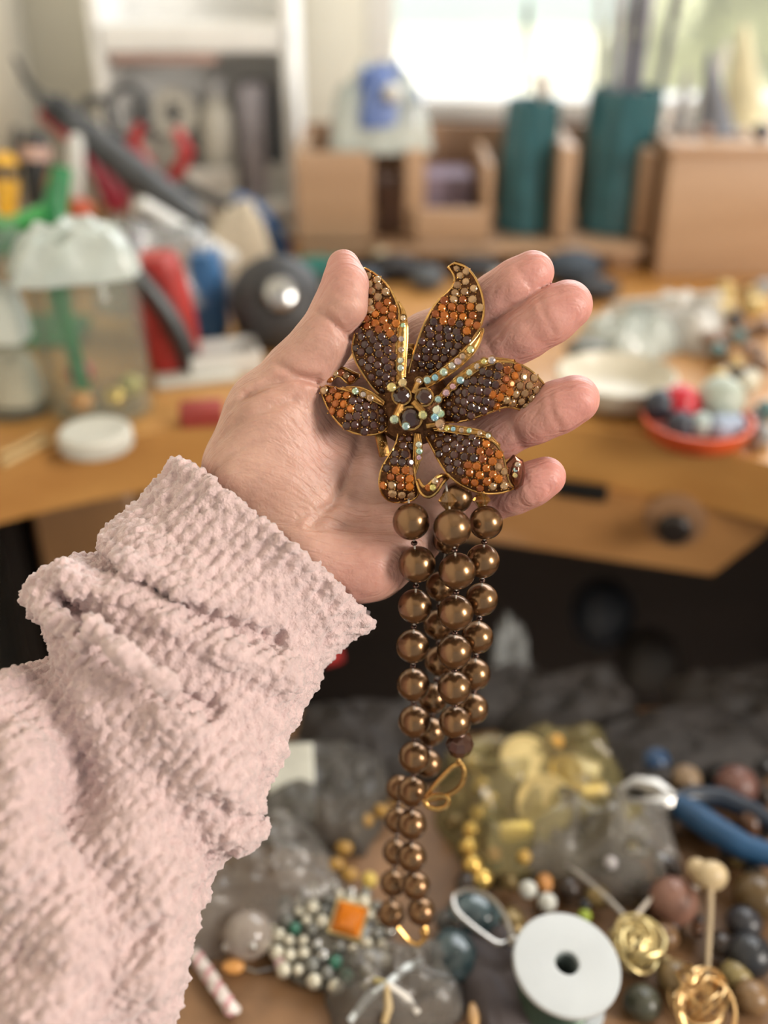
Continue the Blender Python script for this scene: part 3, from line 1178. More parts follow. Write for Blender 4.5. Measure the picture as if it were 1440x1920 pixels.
petal([(408, 855), (375, 893), (310, 905), (240, 892), (190, 862), (140, 800), (112, 740), (97, 690)],
      [(395, 772), (345, 755), (285, 725), (225, 702), (180, 692), (150, 686), (120, 680), (100, 678)],
      [16, 18, 18, 15, 12], 'left petal tucked into the thumb crease', 1.6, 0.0, (0.50, 0.86))

# folded-over edges carrying iridescent crystals
fold([(440, 660), (437, 560), (443, 450), (460, 370), (448, 312)], [(478, 640), (484, 540), (491, 430), (482, 350), (450, 300)],
     [18, 20, 21, 19], [(458, 600), (457, 565), (461, 518), (463, 468), (468, 410), (470, 375)], (20, 21.5))
fold([(560, 660), (640, 610), (720, 545), (800, 465), (826, 420)], [(575, 690), (690, 625), (765, 562), (812, 500), (832, 430)],
     [19, 21, 22, 20], [(540, 660), (578, 655), (613, 643), (652, 618), (690, 590), (716, 570), (737, 548), (773, 517)], (21, 23.5), r=7.2)
fold([(612, 752), (680, 668), (750, 602), (820, 562), (890, 553), (970, 566)], [(650, 735), (720, 675), (800, 614), (850, 588), (900, 575), (975, 572)],
     [19, 21, 22, 19], [(627, 742), (663, 712), (693, 683), (727, 655), (768, 620), (803, 593), (833, 572), (868, 565)], (21, 22.5), r=7.0)
fold([(600, 866), (660, 856), (740, 866), (820, 880), (870, 910), (900, 945)], [(610, 880), (660, 884), (740, 897), (830, 908), (875, 930), (905, 955)],
     [18, 21, 22, 21], [(640, 868), (667, 872), (695, 875), (732, 880), (767, 882), (814, 893), (852, 905)], (21.5, 22.5), r=5.6)
fold([(525, 895), (518, 960), (516, 1030), (520, 1080)], [(545, 895), (556, 955), (548, 1010), (527, 1070)],
     [19, 20, 20, 19], [(540, 945), (543, 975), (541, 1003)], (21.5, 21.5), r=6.0)
fold([(190, 690), (250, 712), (310, 735), (380, 768)], [(215, 686), (270, 684), (330, 706), (385, 752)],
     [16, 18, 19, 18], [(255, 704), (290, 719), (322, 735)], (19.5, 20), r=6.6)
# the looped ribbon of the bottom petal
lf = Leaf([(530, 1110), (548, 1165), (585, 1186), (622, 1160), (645, 1120), (672, 1092)],
          [(538, 1100), (560, 1140), (585, 1128), (610, 1098), (640, 1080), (668, 1082)], [19, 20, 20, 18], 0.5, 0.0, 24, 5)
pl = lf.plate('ribbon_loop', gold_dark, brooch)
lf.rim(pl, r=0.6)
crystals([(613, 1108), (603, 1138)], (21, 21), pl, 6.5)
set_stone('amber', H(*ZX((583, 1140)), 20.6), AB, 0.0013, pl)
# the curled tip of the lower petal
mb = MB()
cl = [H(*ZX(p), w) for p, w in (((958, 1125), 17), ((948, 1080), 19), ((952, 1035), 20), ((970, 1010), 20), ((990, 1022), 19), ((998, 1070), 18), ((990, 1118), 17), ((972, 1138), 16))]
mb.tube(cl, [0.0012, .0017, .0018, .0017, .0017, .0018, .0017, .0012], 8, closed=True)
mb.ball(H(*ZX((974, 1074)), 17.6), 0.0042, 14, 10, (0.62, 1.0, 1.35), (AX.to_track_quat('X', 'Z')))
tip = mb.build('curled_tip', mat('red_brown_enamel', (0.16, 0.045, 0.020), 0.25, 0.7, var=0.3, coat=0.4), brooch)
crystals([(985, 1036), (978, 1058), (974, 1082)], (21.6, 21.4), tip, 6.0)
# the small petal end behind the thumb
lf = Leaf([(98, 668), (130, 632), (168, 602), (205, 598), (240, 618), (276, 632)], [(105, 690), (150, 655), (180, 628), (205, 655), (230, 678), (270, 640)],
          [10, 12, 13, 12], 0.6, 0, 24, 6)
pl = lf.plate('rear_petal', gold_dark, brooch)
lf.rim(pl, r=0.45)
for z, k in (((165, 622), 'topaz'), ((190, 622), 'amber'), ((214, 634), 'topaz'), ((237, 650), 'amber'), ((140, 650), 'amber')):
    set_stone(k, H(*ZX(z), 13.4), AB, 0.0014, pl)

# the heart: a domed base, three large stones in rings, bars and single crystals
mb = MB()
qb = AB.to_track_quat('Z', 'Y')
c0 = H(*ZX((515, 770)), 13)
mb.lathe(c0, [(0.004, -0.004), (0.0120, -0.003), (0.0145, 0.0), (0.0135, 0.003), (0.009, 0.0050), (0.0, 0.0055)], 28, qb)
heart = mb.build('flower_centre', gold_dark, brooch)
for z, r in (((463, 725), 43), ((565, 731), 41), ((503, 826), 53)):
    rm = r / 2.4 * 0.00019
    p = H(*ZX(z), 20.5)
    place('centre_stone', gems['big'], p, heart, qb, (rm * .93, rm * .93, rm * .75))
    mb = MB()
    mb.tube([p + (AX * math.cos(a) + AU * math.sin(a)) * rm for a in [k * math.pi / 16 for k in range(32)]], 0.00034, 6, closed=True)
    mb.lathe(p - AB * 0.004, [(rm * .6, 0), (rm * .99, .003), (rm * .99, .0042), (rm * .9, .0042)], 24, qb)
    mb.build('stone_ring', gold_bright, heart)
for a, b, r in (((462, 765), (432, 830), 0.00135), ((516, 752), (560, 800), 0.0013), ((515, 712), (535, 665), 0.0010), ((575, 862), (628, 852), 0.0011)):
    mb = MB()
    mb.tube([H(*ZX(a), 21.2), H(*ZX(b), 21.6)], r, 10)
    mb.build('gold_bar', gold, heart)
hc = [(418, 686), (467, 666), (430, 832), (482, 862), (622, 790), (612, 822), (634, 850), (558, 812), (638, 806)]
cups(hc, (22.2, 22.2), heart, 8)
crystals(hc, (22.8, 22.8), heart, 8.6)
# the pin bars behind
for a, b in (((362, 880), (388, 1000)), ((497, 490), (500, 560))):
    mb = MB()
    pa, pb = H(*ZX(a), 11.5), H(*ZX(b), 11.0)
    dr = (pb - pa)
    q = dr.to_track_quat('Y', 'Z')
    mb.box((pa + pb) / 2, (0.0042, dr.length, 0.0016), rot=q, bev=0.0006)
    bar = mb.build('pin_bar', gold, brooch)
    nfl = 2 if dr.length > .012 else 1
    for k in range(nfl):
        cpt = pa.lerp(pb, (k + .55) / nfl) + AB * 0.0011
        m2 = MB()
        m2.ball(cpt, 0.00055, 8, 5)
        for i in range(10):
            an = i * math.pi / 5
            dv = AX * math.cos(an) + AU * math.sin(an)
            m2.ball(cpt + dv * 0.0012, 0.00048, 6, 4)
        m2.build('rosette', gold_bright, bar)

# ------------------------------------------------------------------ strands of pearls
def pearl_material():
    m = bpy.data.materials.new('bronze_pearl')
    m.use_nodes = True
    N, L = m.node_tree.nodes, m.node_tree.links
    b = N['Principled BSDF']
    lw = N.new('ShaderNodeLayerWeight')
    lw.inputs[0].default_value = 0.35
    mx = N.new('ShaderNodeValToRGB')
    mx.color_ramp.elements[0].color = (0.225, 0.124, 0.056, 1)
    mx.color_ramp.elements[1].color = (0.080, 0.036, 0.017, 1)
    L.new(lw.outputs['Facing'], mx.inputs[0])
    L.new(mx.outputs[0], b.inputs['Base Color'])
    b.inputs['Metallic'].default_value = 0.85
    b.inputs['Roughness'].default_value = 0.27
    b.inputs['Coat Weight'].default_value = 0.35
    b.inputs['Coat Roughness'].default_value = 0.10
    return m


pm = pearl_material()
_mb = MB().ball((0, 0, 0), 1.0, 36, 24)
pearl_me = mesh_data('pearl', _mb.v, _mb.f, pm)
_mb = MB().ball((0, 0, 0), 1.0, 14, 8, (1, 1, 0.75))
spacer_me = mesh_data('spacer_bead', _mb.v, _mb.f, mat('spacer_bronze', (0.10, 0.06, 0.05), 0.15, 0.9, var=0.2))
_mb = MB().lathe((0, 0, 0), [(0.18, -1.0), (0.55, -0.62), (1.0, 0.0), (0.55, 0.62), (0.18, 1.0)], 8)
bicone_me = mesh_data('bicone', _mb.v, _mb.f, mat('amber_glass', (0.62, 0.30, 0.08), 0.05, 0.0, var=0.15, trans=0.8, coat=0.4), smooth=False)
_mb = MB().lathe((0, 0, 0), [(0.3, -0.95), (0.8, -0.6), (1.0, 0.0), (0.8, 0.6), (0.3, 0.95)], 10)
facet_me = mesh_data('faceted_bead', _mb.v, _mb.f, mat('brown_crystal', (0.10, 0.045, 0.030), 0.08, 0.5, var=0.3, coat=0.6), smooth=False)
thread_m = mat('clear_thread', (0.75, 0.70, 0.62), 0.2, var=0.05, clear=0.4)


def hang_depth(py, d0):
    """camera depth of a point of a plumb line that passes the row y=970 at depth d0"""
    v = (960 - py) / F
    v0 = (960 - 970) / F
    # world: depth d = d0 + L sin, height v d = v0 d0 - L cos
    sn, cs = math.sin(PITCH), math.cos(PITCH)
    Lh = (v0 * d0 - v * d0) / (v * sn + cs)
    return d0 + Lh * sn


def strand(label, rows, d0, start=None, extra=None, faceted=()):
    """rows: (px, py, rpx)"""
    pts = [P(x, y, hang_depth(y, d0)) for x, y, r in rows]
    root = thing('pearl_strand', label, 'pearl strand', pts[-1], 'strands of bronze pearls hanging from the brooch')
    mb = MB()
    mb.tube(([start] if start else []) + pts, 0.0004, 6)
    mb.build('thread', thread_m, root)
    for i, ((x, y, r), p) in enumerate(zip(rows, pts)):
        rm = r / F * hang_depth(y, d0)
        if i in faceted:
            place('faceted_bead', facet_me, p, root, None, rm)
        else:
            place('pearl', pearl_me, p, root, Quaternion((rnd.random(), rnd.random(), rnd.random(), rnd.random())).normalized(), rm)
        if i + 1 < len(rows):
            p2 = pts[i + 1]
            r2 = rows[i + 1][2] / F * hang_depth(rows[i + 1][1], d0)
            g = (p2 - p)
            L_ = g.length
            u = (rm + max(0.0, L_ - rm - r2) * .5) / L_
            place('spacer_bead', spacer_me, p + g * min(u, .6), root, g.to_track_quat('Z', 'Y'), 0.00125)
    return root, pts


leftr = [(771, 978, 35), (782, 1058, 35), (778, 1137, 32.5), (774, 1212, 31.5), (775, 1284, 31), (777, 1353, 30.5), (777, 1420, 30),
         (773, 1484, 29), (772, 1546, 28.5), (772, 1607, 28), (780, 1661, 27), (790, 1709, 27)]
s1, p1 = strand('bronze pearl strand closest to the wrist, the longest one', leftr, 0.3560, H(765, 930, 16))
midr = [(848, 990, 36), (857, 1071, 35), (854, 1149, 34), (852, 1222, 33), (852, 1290, 32), (853, 1354, 30.5), (862, 1395, 27)]
s2, p2 = strand('middle bronze pearl strand under the amber bicone bead', midr, 0.3500, H(836, 905, 17), faceted=(6,))
rightr = [(911, 980, 32), (905, 1052, 32), (903, 1124, 31), (895, 1195, 30.5), (890, 1264, 30), (887, 1329, 29)]
s3, p3 = strand('bronze pearl strand beside the little finger', rightr, 0.3600, H(905, 915, 16))
backr = [(857, 933, 29), (838, 1012, 27), (826, 1100, 28), (822, 1172, 28), (824, 1240, 28), (812, 1310, 28), (808, 1372, 27), (803, 1432, 26),
         (748, 1478, 25), (745, 1538, 25), (742, 1598, 25), (737, 1656, 25), (733, 1714, 26)]
s4, p4 = strand('bronze pearl strand hanging behind the others in shadow', backr, 0.3690, H(860, 905, 12))
# bicones at the strand tops
place('bicone_bead', bicone_me, H(839, 939, 21.5), s2, Vector((0, 0.35, 1)).to_track_quat('Z', 'Y'), 0.0034)['label'] = 'amber glass bicone bead'
place('bicone_bead', bicone_me, H(903, 938, 16), s3, Vector((0, 0.35, 1)).to_track_quat('Z', 'Y'), 0.0034)['label'] = 'amber glass bicone bead'
# gold findings
mb = MB()
q = p2[-1]
mb.ball(P(860, 1427, hang_depth(1427, .35)), 0.0011, 10, 7)
d2 = hang_depth(1460, .35)
ring = [(865, 1432), (872, 1447), (868, 1468), (856, 1482), (838, 1492), (818, 1496), (806, 1500), (795, 1502), (806, 1484), (822, 1464), (840, 1446), (852, 1434)]
mb.tube([P(x, y, d2) for x, y in smooth_poly(ring + ring[:1], 40)[:-1]], 0.0010, 8, closed=True)
mb.build('clasp_ring', gold_bright, s2)
mb = MB()
loop = [(796, 1502), (802, 1513), (818, 1518), (834, 1514), (842, 1504), (838, 1494), (824, 1491), (808, 1493)]
mb.tube([P(x, y, d2 - .002) for x, y in smooth_poly(loop + loop[:1], 30)[:-1]], 0.0011, 8, closed=True)
mb.build('clasp_loop', gold_bright, s2)
mb = MB()
dd = hang_depth(1745, .356)
mb.tube([P(x, y, dd) for x, y in ((790, 1733), (800, 1742), (798, 1760), (784, 1772), (768, 1766), (756, 1752), (745, 1738))], 0.0012, 8)
mb.ball(P(796, 1748, dd), 0.0024, 10, 7)
mb.build('end_clasp', gold_bright, s1)
# ------------------------------------------------------------------ things on the bench
rb = random.Random(21)


def cm(name, c, rough=0.4, **k):
    return mat(name, c, rough, **k)


steel = cm('steel', (0.55, 0.55, 0.54), 0.25, metal=1.0, var=0.15)
black_plastic = cm('black_plastic', (0.022, 0.024, 0.026), 0.4, var=0.25)
grey_plastic = cm('grey_plastic', (0.060, 0.064, 0.068), 0.4, var=0.25)
red_plastic = cm('red_plastic', (0.42, 0.028, 0.030), 0.35, var=0.2)
blue_plastic = cm('blue_plastic', (0.035, 0.13, 0.34), 0.35, var=0.2)
white_plastic = cm('white_plastic', (0.64, 0.64, 0.61), 0.4, var=0.05)
cream_plastic = cm('cream_plastic', (0.58, 0.56, 0.49), 0.45, var=0.06)
green_plastic = cm('green_plastic', (0.015, 0.19, 0.06), 0.4, var=0.25)
teal_plastic = cm('teal_plastic', (0.026, 0.110, 0.130), 0.3, var=0.2, coat=0.2)
glass = cm('jar_glass', (0.50, 0.58, 0.52), 0.05, var=0.05, clear=0.91, coat=0.6)
clear_bag = cm('clear_bag', (0.46, 0.48, 0.48), 0.18, var=0.2, clear=0.60, coat=0.7)
haze_bag = cm('hazy_bag', (0.60, 0.66, 0.62), 0.22, var=0.15, clear=0.30, coat=0.6)
paper = cm('white_paper', (0.82, 0.81, 0.77), 0.8, var=0.06)
kraft = cm('beige_paper', (0.55, 0.48, 0.37), 0.85, var=0.15)


def pmid(a, b, t):
    return Vector(a).lerp(Vector(b), t)


def crumple(name, c, sx, sy, sz, m, label, cat, seed=1, rz=0.0, group=None, n=26, rough=0.35, parent=None, rot=None):
    """a crumpled closed bag lying at c: folded ridges over a flat underside"""
    q = rot or Quaternion((0, 0, 1), rz)
    u = np.linspace(-1, 1, n)
    X, Y = np.meshgrid(u, u, indexing='ij')
    f = np.stack([X.ravel() * 2.2 + seed * 7.1, Y.ravel() * 2.2, np.full(n * n, seed * 3.3)], 1)
    r1 = 1 - np.abs(2 * vnoise(f, 1.0, seed) - 1)
    r2 = 1 - np.abs(2 * vnoise(f, 0.45, seed + 5) - 1)
    e = np.clip(1 - np.maximum(np.abs(X), np.abs(Y)).ravel() ** 4, 0, 1)
    z = e * (0.45 + rough * r1 + 0.5 * rough * r2)
    jx = X.ravel() + 0.16 * (vnoise(f, 0.8, seed + 11) - .5)
    jy = Y.ravel() + 0.16 * (vnoise(f, 0.8, seed + 17) - .5)
    k = 1 - 0.13 * (np.abs(X * Y).ravel() ** 2)
    vs_ = [Vector(c) + q @ Vector((jx[i] * k[i] * sx, jy[i] * k[i] * sy, z[i] * sz + 0.0004)) for i in range(n * n)]
    vs_ += [Vector(c) + q @ Vector((jx[i] * k[i] * sx, jy[i] * k[i] * sy, 0.0)) for i in range(n * n)]
    fs = []
    o = n * n
    for i in range(n - 1):
        for j in range(n - 1):
            a = (i * n + j, (i + 1) * n + j, (i + 1) * n + j + 1, i * n + j + 1)
            fs += [a, tuple(o + t for t in a[::-1])]
    rim = [i * n for i in range(n)] + [(n - 1) * n + j for j in range(1, n)] + [i * n + n - 1 for i in range(n - 2, -1, -1)] + [j for j in range(n - 2, 0, -1)]
    for a, b in zip(rim, rim[1:] + rim[:1]):
        fs.append((b, a, o + a, o + b))
    mb = MB()
    mb.add(vs_, fs)
    return one(name, mb, m, label, cat, group) if parent is None else mb.build(name, m, parent)


def bead(name, px, py, rpx, z, m, label, cat='bead', group=None, sc=(1, 1, 1), hole=True, rot=None):
    """a drilled bead resting on the plane z; its centre shows at the given pixel"""
    r = 0.01
    for _ in range(3):
        p = PZ(px, py, z + r * sc[2])
        r = rpx / F * (p - CAM).dot(-AB)
    mb = MB().ball(p, r, 16, 10, sc, rot)
    if hole:
        mb.tube([p + Vector((0, 0, r * sc[2] * .93)), p + Vector((0, 0, r * sc[2] * 1.02))], [r * .30, r * .22], 10)
    return one(name, mb, m, label, cat, group)


# --- jars and their lid
def jar(c, r, h, label, m=glass):
    root = thing('glass_jar', label, 'jar', c)
    prof = [(r * .80, 0), (r * .97, .003), (r, .010), (r, h * .74), (r * .96, h * .80), (r * .80, h * .87), (r * .78, h), (r * .75, h), (r * .75, h * .88),
            (r * .92, h * .80), (r * .965, h * .73), (r * .965, .012), (r * .90, .006), (0.0, .006)]
    MB().lathe(c, prof, 36).build('jar_body', m, root)
    mb = MB()
    for k in range(2):
        mb.tube([Vector(c) + Vector((r * .795 * math.cos(a), r * .795 * math.sin(a), h * (.91 + .04 * k))) for a in [i * math.pi / 14 for i in range(28)]], r * .02, 6, closed=True)
    mb.build('screw_thread', m, root)
    return root


j1 = PZ(196, 772, BZ)
jar(j1, 0.036, 0.118, 'round clear glass jar under the crumpled plastic bag')
j2 = PZ(30, 768, BZ)
jar(j2, 0.030, 0.132, 'clear glass jar with pale bits at the edge of the picture')
lp = PZ(182, 838, BZ)
lid = thing('screw_top', 'round white screw lid lying on the bench edge', 'lid', lp)
MB().lathe(lp, [(0.0215, 0), (0.0235, .001), (0.0240, .003), (0.0240, .0105), (0.0228, .0125), (0.0205, .0132), (0.0195, .0127), (0.0, .0127)], 40).build('lid_disc', cream_plastic, lid)
mb = MB()
for k in range(48):
    a = k * math.pi / 24
    mb.tube([lp + Vector((0.0239 * math.cos(a), 0.0239 * math.sin(a), .002)), lp + Vector((0.0239 * math.cos(a), 0.0239 * math.sin(a), .0108))], .00045, 5)
mb.build('knurling', cream_plastic, lid)['kind'] = 'stuff'
# inside the jars
for i, (dx, dy, dz, r, m, lb) in enumerate((
        (0.012, -0.012, .016, .0085, cm('jar_gold', (0.62, 0.42, 0.10), 0.3, metal=0.8), 'gold bead at the bottom of the clear jar'),
        (-0.010, -0.016, .015, .0085, cm('jar_orange', (0.60, 0.26, 0.06), 0.35), 'orange bead at the bottom of the clear jar'),
        (0.020, 0.006, .018, .009, cm('jar_olive', (0.42, 0.36, 0.10), 0.35), 'olive bead at the bottom of the clear jar'),
        (-0.016, 0.010, .026, .010, cm('jar_red', (0.38, 0.06, 0.06), 0.4), 'dark red bead inside the clear jar'))):
    mb = MB().ball(j1 + Vector((dx, dy, dz)), r, 14, 10, (1, 1, .9))
    one('jar_bead', mb, m, lb, 'bead')
one('green_stick', MB().box(j1 + Vector((-0.014, -0.004, .052)), (0.010, 0.004, 0.085), bev=.0012, rot=Quaternion((0, 1, 0), -.08)), green_plastic, 'flat green stick standing inside the clear jar', 'stick')
crumple('paper_scrap', j2 + Vector((0, -0.002, .055)), .020, .016, .045, paper, 'crumpled white paper inside the glass jar at the picture edge', 'paper', 3)
crumple('plastic_scrap', j2 + Vector((0.002, -.002, .010)), .020, .018, .040, kraft, 'beige scraps at the bottom of the jar at the picture edge', 'scrap', 4)
# the crumpled bag over the jar
bg1 = j1 + Vector((-0.004, -0.004, .104))
crumple('plastic_bag', bg1, .043, .036, .021, haze_bag, 'whitish crumpled plastic bag lying on top of the glass jar', 'plastic bag', 6, .3, n=34, rough=.8)
bg2 = PZ(310, 560, BZ + .03)
crumple('plastic_bag', bg2 + Vector((0, 0, .0)), .058, .036, .046, clear_bag, 'clear crumpled plastic bag between the jar and the red case', 'plastic bag', 9, .4, n=34, rough=.7)
# a white bar modelled for the stick-like highlight on the bag
pa, pb = P(262, 380, .83), P(440, 492, .90)
mb = MB().tube([pa, pmid(pa, pb, .5), pmid(pa, pb, .96), pb], [.006, .0075, .008, .005], 14)
one('bag_highlight_bar', mb, white_plastic, 'slim white bar standing in for a slanting highlight on the clear bag', 'tube')

# --- tool stand and tools, left
gst = PZ(66, 632, BZ)
stand = thing('tool_stand', 'green plastic tool stand behind the jars', 'tool stand', gst)
mb = MB()
for s in (-1, 1):
    pts = [gst + Vector((s * .030, -.018, .004)), gst + Vector((s * .031, -.010, .06)), gst + Vector((s * .034, .004, .110)), gst + Vector((s * .040, .016, .135))]
    mb.tube(pts, [.009, .010, .010, .008], 12)
mb.build('upright', green_plastic, stand)
MB().box(gst + Vector((0, 0, .085)), (.062, .020, .030), bev=.006).build('cross_bar', green_plastic, stand)
MB().box(gst + Vector((0, 0, .006)), (.085, .055, .012), bev=.004).build('base', green_plastic, stand)
mb = MB().tube([gst + Vector((-.03, -.012, .11)), gst + Vector((.0, -.020, .098)), gst + Vector((.03, -.012, .108))], .006, 10)
mb.build('front_rail', cm('light_green_plastic', (0.06, 0.36, 0.10), 0.4), stand)


def handle_tool(name, label, p0, p1, r, m, tipm=steel, tip=0.3, band=None):
    """a hand tool: steel shank below, swelling grip above"""
    root = thing(name, label, 'tool', p0)
    k = pmid(p0, p1, tip)
    MB().tube([p0, pmid(p0, k, .6), k], [r * .25, r * .3, r * .45], 10).build('shank', tipm, root)
    L_ = [pmid(k, p1, t) for t in (0, .12, .35, .6, .85, .97, 1)]
    g = MB().tube(L_, [r * .5, r * .75, r * .85, r, r * .95, r * .7, r * .3], 14).build('grip', m, root)
    if band:
        c = pmid(k, p1, .62)
        MB().tube([c, c + (p1 - c).normalized() * r * .9], r * 1.03, 14).build('band', band, g)
    return root


def up(px0, py0, px1, py1, y0, y1):
    return PY(px0, py0, y0), PY(px1, py1, y1)


a_, b_ = up(14, 470, 8, 285, .93, .95)
handle_tool('yellow_tool', 'yellow-handled tool standing beside the green stand', a_, b_, .012, cm('yellow_plastic', (0.78, 0.42, 0.03), .4), band=black_plastic)
a_, b_ = up(72, 450, 66, 245, .95, .97)
handle_tool('burnisher', 'black-handled tool with a pinkish cap in the green stand', a_, b_, .0135, black_plastic, band=cm('pink_tan', (0.55, 0.36, 0.30), .5))
a_, b_ = up(105, 450, 100, 318, .95, .965)
handle_tool('wooden_graver', 'brown wooden-handled tool in the green stand', a_, b_, .0105, wood('brown_handle', (0.40, 0.20, 0.05), (0.30, 0.14, .03), 60))
a_, b_ = up(142, 460, 142, 250, .955, .965)
handle_tool('white_marker', 'slim white-capped marker beside the wooden-handled tool', a_, b_, .0075, white_plastic, tipm=grey_plastic)
a_, b_ = up(152, 480, 150, 372, .94, .95)
handle_tool('orange_tool', 'short orange-red handled tool in front of the marker', a_, b_, .012, cm('orange_red', (0.50, 0.085, 0.03), .4))
a_, b_ = up(28, 440, 30, 235, .97, .99)
handle_tool('thin_pick', 'thin dark pick behind the yellow-handled tool', a_, b_, .0045, grey_plastic)


def plier(name, label, joint, handles, jaw, m, rad=.006, hm=None):
    root = thing(name, label, 'pliers', jaw)
    mb = MB()
    for s in (-1, 1):
        side = Vector((s * .0035, 0, 0))
        mb.tube([joint + side * 1.6, pmid(joint, jaw, .5) + side * 1.2, jaw + side * .4], [.0065, .005, .0018], 8)
    mb.build('jaws', steel, root)
    MB().lathe(joint - Vector((0, .006, 0)), [(.009, 0), (.010, .002), (.010, .010), (.008, .012), (0, .012)], 16, Vector((0, 1, 0)).to_track_quat('Z', 'Y')).build('pivot', steel, root)
    for h in handles:
        n = len(h)
        MB().tube([joint] + list(h), [rad * .6] + [rad] * (n - 1) + [rad * .7], 12).build('handle', m, root)
    return root


# grey-looped scissors
sc0 = PY(238, 330, 1.04)
root = thing('scissors', 'scissors with round dark grey finger loops standing behind the slanted tool', 'scissors', PY(245, 430, 1.04))
for (cx, cy, r) in ((241, 212, .021), (183, 226, .017)):
    c = PY(cx, cy, 1.05)
    MB().tube([c + Vector((r * .95 * math.cos(a), .004 * math.sin(a), r * 1.15 * math.sin(a))) for a in [k * math.pi / 14 for k in range(28)]], .0046, 9, closed=True).build('finger_loop', grey_plastic, root)
    MB().tube([c + Vector((.002, 0, -r * 1.15)), sc0], [.005, .004], 8).build('handle_shank', grey_plastic, root)
MB().tube([sc0, PY(245, 430, 1.04)], [.006, .002], 8).build('blade', steel, root)
# red-handled pliers
jt = PY(300, 345, 1.03)
plier('pliers', 'pliers with splayed bright red handles below the white shelf unit', jt,
      [[PY(275, 310, 1.03), PY(248, 268, 1.03), PY(262, 235, 1.03)], [PY(335, 320, 1.03), PY(350, 285, 1.03), PY(330, 240, 1.03)]], PY(300, 430, 1.03), red_plastic, .0075)
jt = PY(215, 410, .99)
plier('pliers', 'dark red handled pliers directly under the slanted black tool', jt,
      [[PY(205, 370, .99), PY(178, 310, .99), PY(150, 262, .99)], [PY(232, 372, .99), PY(205, 330, .99), PY(188, 286, .99)]], PY(225, 470, .97), cm('dark_red_plastic', (0.30, 0.02, 0.04), .35), .008)
# long slanted tool with a tapered cable boot
root = thing('rotary_handpiece', 'long black rotary handpiece with a thin cable end, slanting across the pliers', 'handpiece', PY(450, 470, 1.02))
A = [(28, 108), (48, 150), (78, 185)]
MB().tube([P(x, y, .93) for x, y in A], [.0022, .0034, .0045], 10).build('cable_end', black_plastic, root)
T0, T1 = P(78, 185, .93), P(372, 418, .98)
MB().tube([T0, pmid(T0, T1, .05), pmid(T0, T1, .12), pmid(T0, T1, .3), pmid(T0, T1, .6), pmid(T0, T1, .9), T1], [.0065, .011, .0128, .0148, .0160, .0155, .0115], 18).build('barrel', grey_plastic, root)
mb = MB()
for t in (.06, .10, .14):
    c = pmid(T0, T1, t)
    mb.tube([c, c + (T1 - T0).normalized() * .004], .0145, 16)
mb.build('grip_rings', black_plastic, root)
T2 = P(440, 470, 1.0)
MB().tube([T1, pmid(T1, T2, .5), T2], [.009, .007, .004], 14).build('nose', black_plastic, root)
MB().tube([pmid(T0, T1, .04) + Vector((-.006, -.004, -.006)), pmid(T0, T1, .22) + Vector((-.006, -.006, -.008))], .0065, 10).build('red_slide', red_plastic, root)
# cables
mb = MB().tube([PY(x, y, 1.02) for x, y in ((345, 345), (390, 372), (440, 390), (480, 415), (508, 450), (520, 500))] + [PZ(524, 560, BZ + .006)], .0055, 10)
one('black_cable', mb, black_plastic, 'black cable arching beside the blue hose', 'cable')
mb = MB().tube([PY(x, y, 1.035) for x, y in ((440, 372), (478, 388), (508, 418), (530, 455), (542, 500))] + [PZ(546, 555, BZ + .008)], .0068, 10)
one('blue_hose', mb, blue_plastic, 'blue hose arching beside the black cable', 'hose')

# --- red and blue cases, motor, boxes
def case(name, label, px, py, y, w, h, d, m, band, tilt):
    c = PY(px, py, y)
    c.z = BZ
    root = thing(name, label, 'case', c)
    q = Quaternion((0, 1, 0), tilt)
    n = 14
    mb = MB()
    vs_, fs = [], []
    for i in range(n + 1):
        v = i / n
        ww = w * (0.72 + 0.28 * math.sin(math.pi * min(1, .15 + v * .8)))
        if i in (0, n):
            ww *= .86
        for k in range(16):
            a = 2 * math.pi * k / 16
            ca, sa = math.cos(a), math.sin(a)
            vs_.append(c + q @ Vector((ww / 2 * math.copysign(abs(ca) ** .55, ca), d / 2 * math.copysign(abs(sa) ** .55, sa), v * h + .002)))
    for i in range(n):
        for k in range(16):
            k2 = (k + 1) % 16
            fs.append((i * 16 + k, i * 16 + k2, (i + 1) * 16 + k2, (i + 1) * 16 + k))
    fs += [tuple(range(15, -1, -1)), tuple(n * 16 + k for k in range(16))]
    mb.add(vs_, fs)
    mb.build('case_body', m, root)
    if band:
        pts = [c + q @ Vector((-.012 + .028 * t + .006 * math.sin(3 * t), -d / 2 - .001, h * (.97 - .9 * t))) for t in [k / 8 for k in range(9)]]
        MB().tube(pts, .0075, 10).build('band', band, root)
    return root


case('tool_case', 'red rounded case with a black slanting band', 326, 640, .745, .044, .088, .032, cm('case_red', (0.36, 0.030, 0.026), .4, var=.25), black_plastic, -.10)
case('tool_case', 'blue rounded case between the red case and the dark motor', 402, 610, .820, .030, .070, .030, cm('case_blue', (0.045, 0.15, 0.33), .35), None, -.05)
case('tool_case', 'narrow violet case behind the glass jar', 276, 640, .85, .014, .075, .020, cm('case_violet', (0.08, 0.05, 0.20), .4), None, .02)
mo = PZ(520, 662, BZ)
root = thing('motor', 'dark grey rounded motor housing with a shiny cap behind the thumb', 'motor', mo)
q = Vector((.15, -.75, .45)).normalized().to_track_quat('Z', 'Y')
MB().lathe(mo + Vector((0, .02, .036)), [(.030, -.03), (.037, -.024), (.039, .0), (.036, .014), (.028, .022), (.016, .026), (.014, .030)], 32, q).build('housing', cm('motor_grey', (0.028, 0.028, 0.030), .5, var=.2), root)
MB().lathe(mo + Vector((0, .02, .036)), [(.0135, .026), (.0135, .033), (.011, .037), (.005, .039), (0, .039)], 24, q).build('cap', steel, root)
MB().box(mo + Vector((0, .03, .006)), (.070, .050, .012), bev=.004).build('foot', black_plastic, root)
mb = MB()
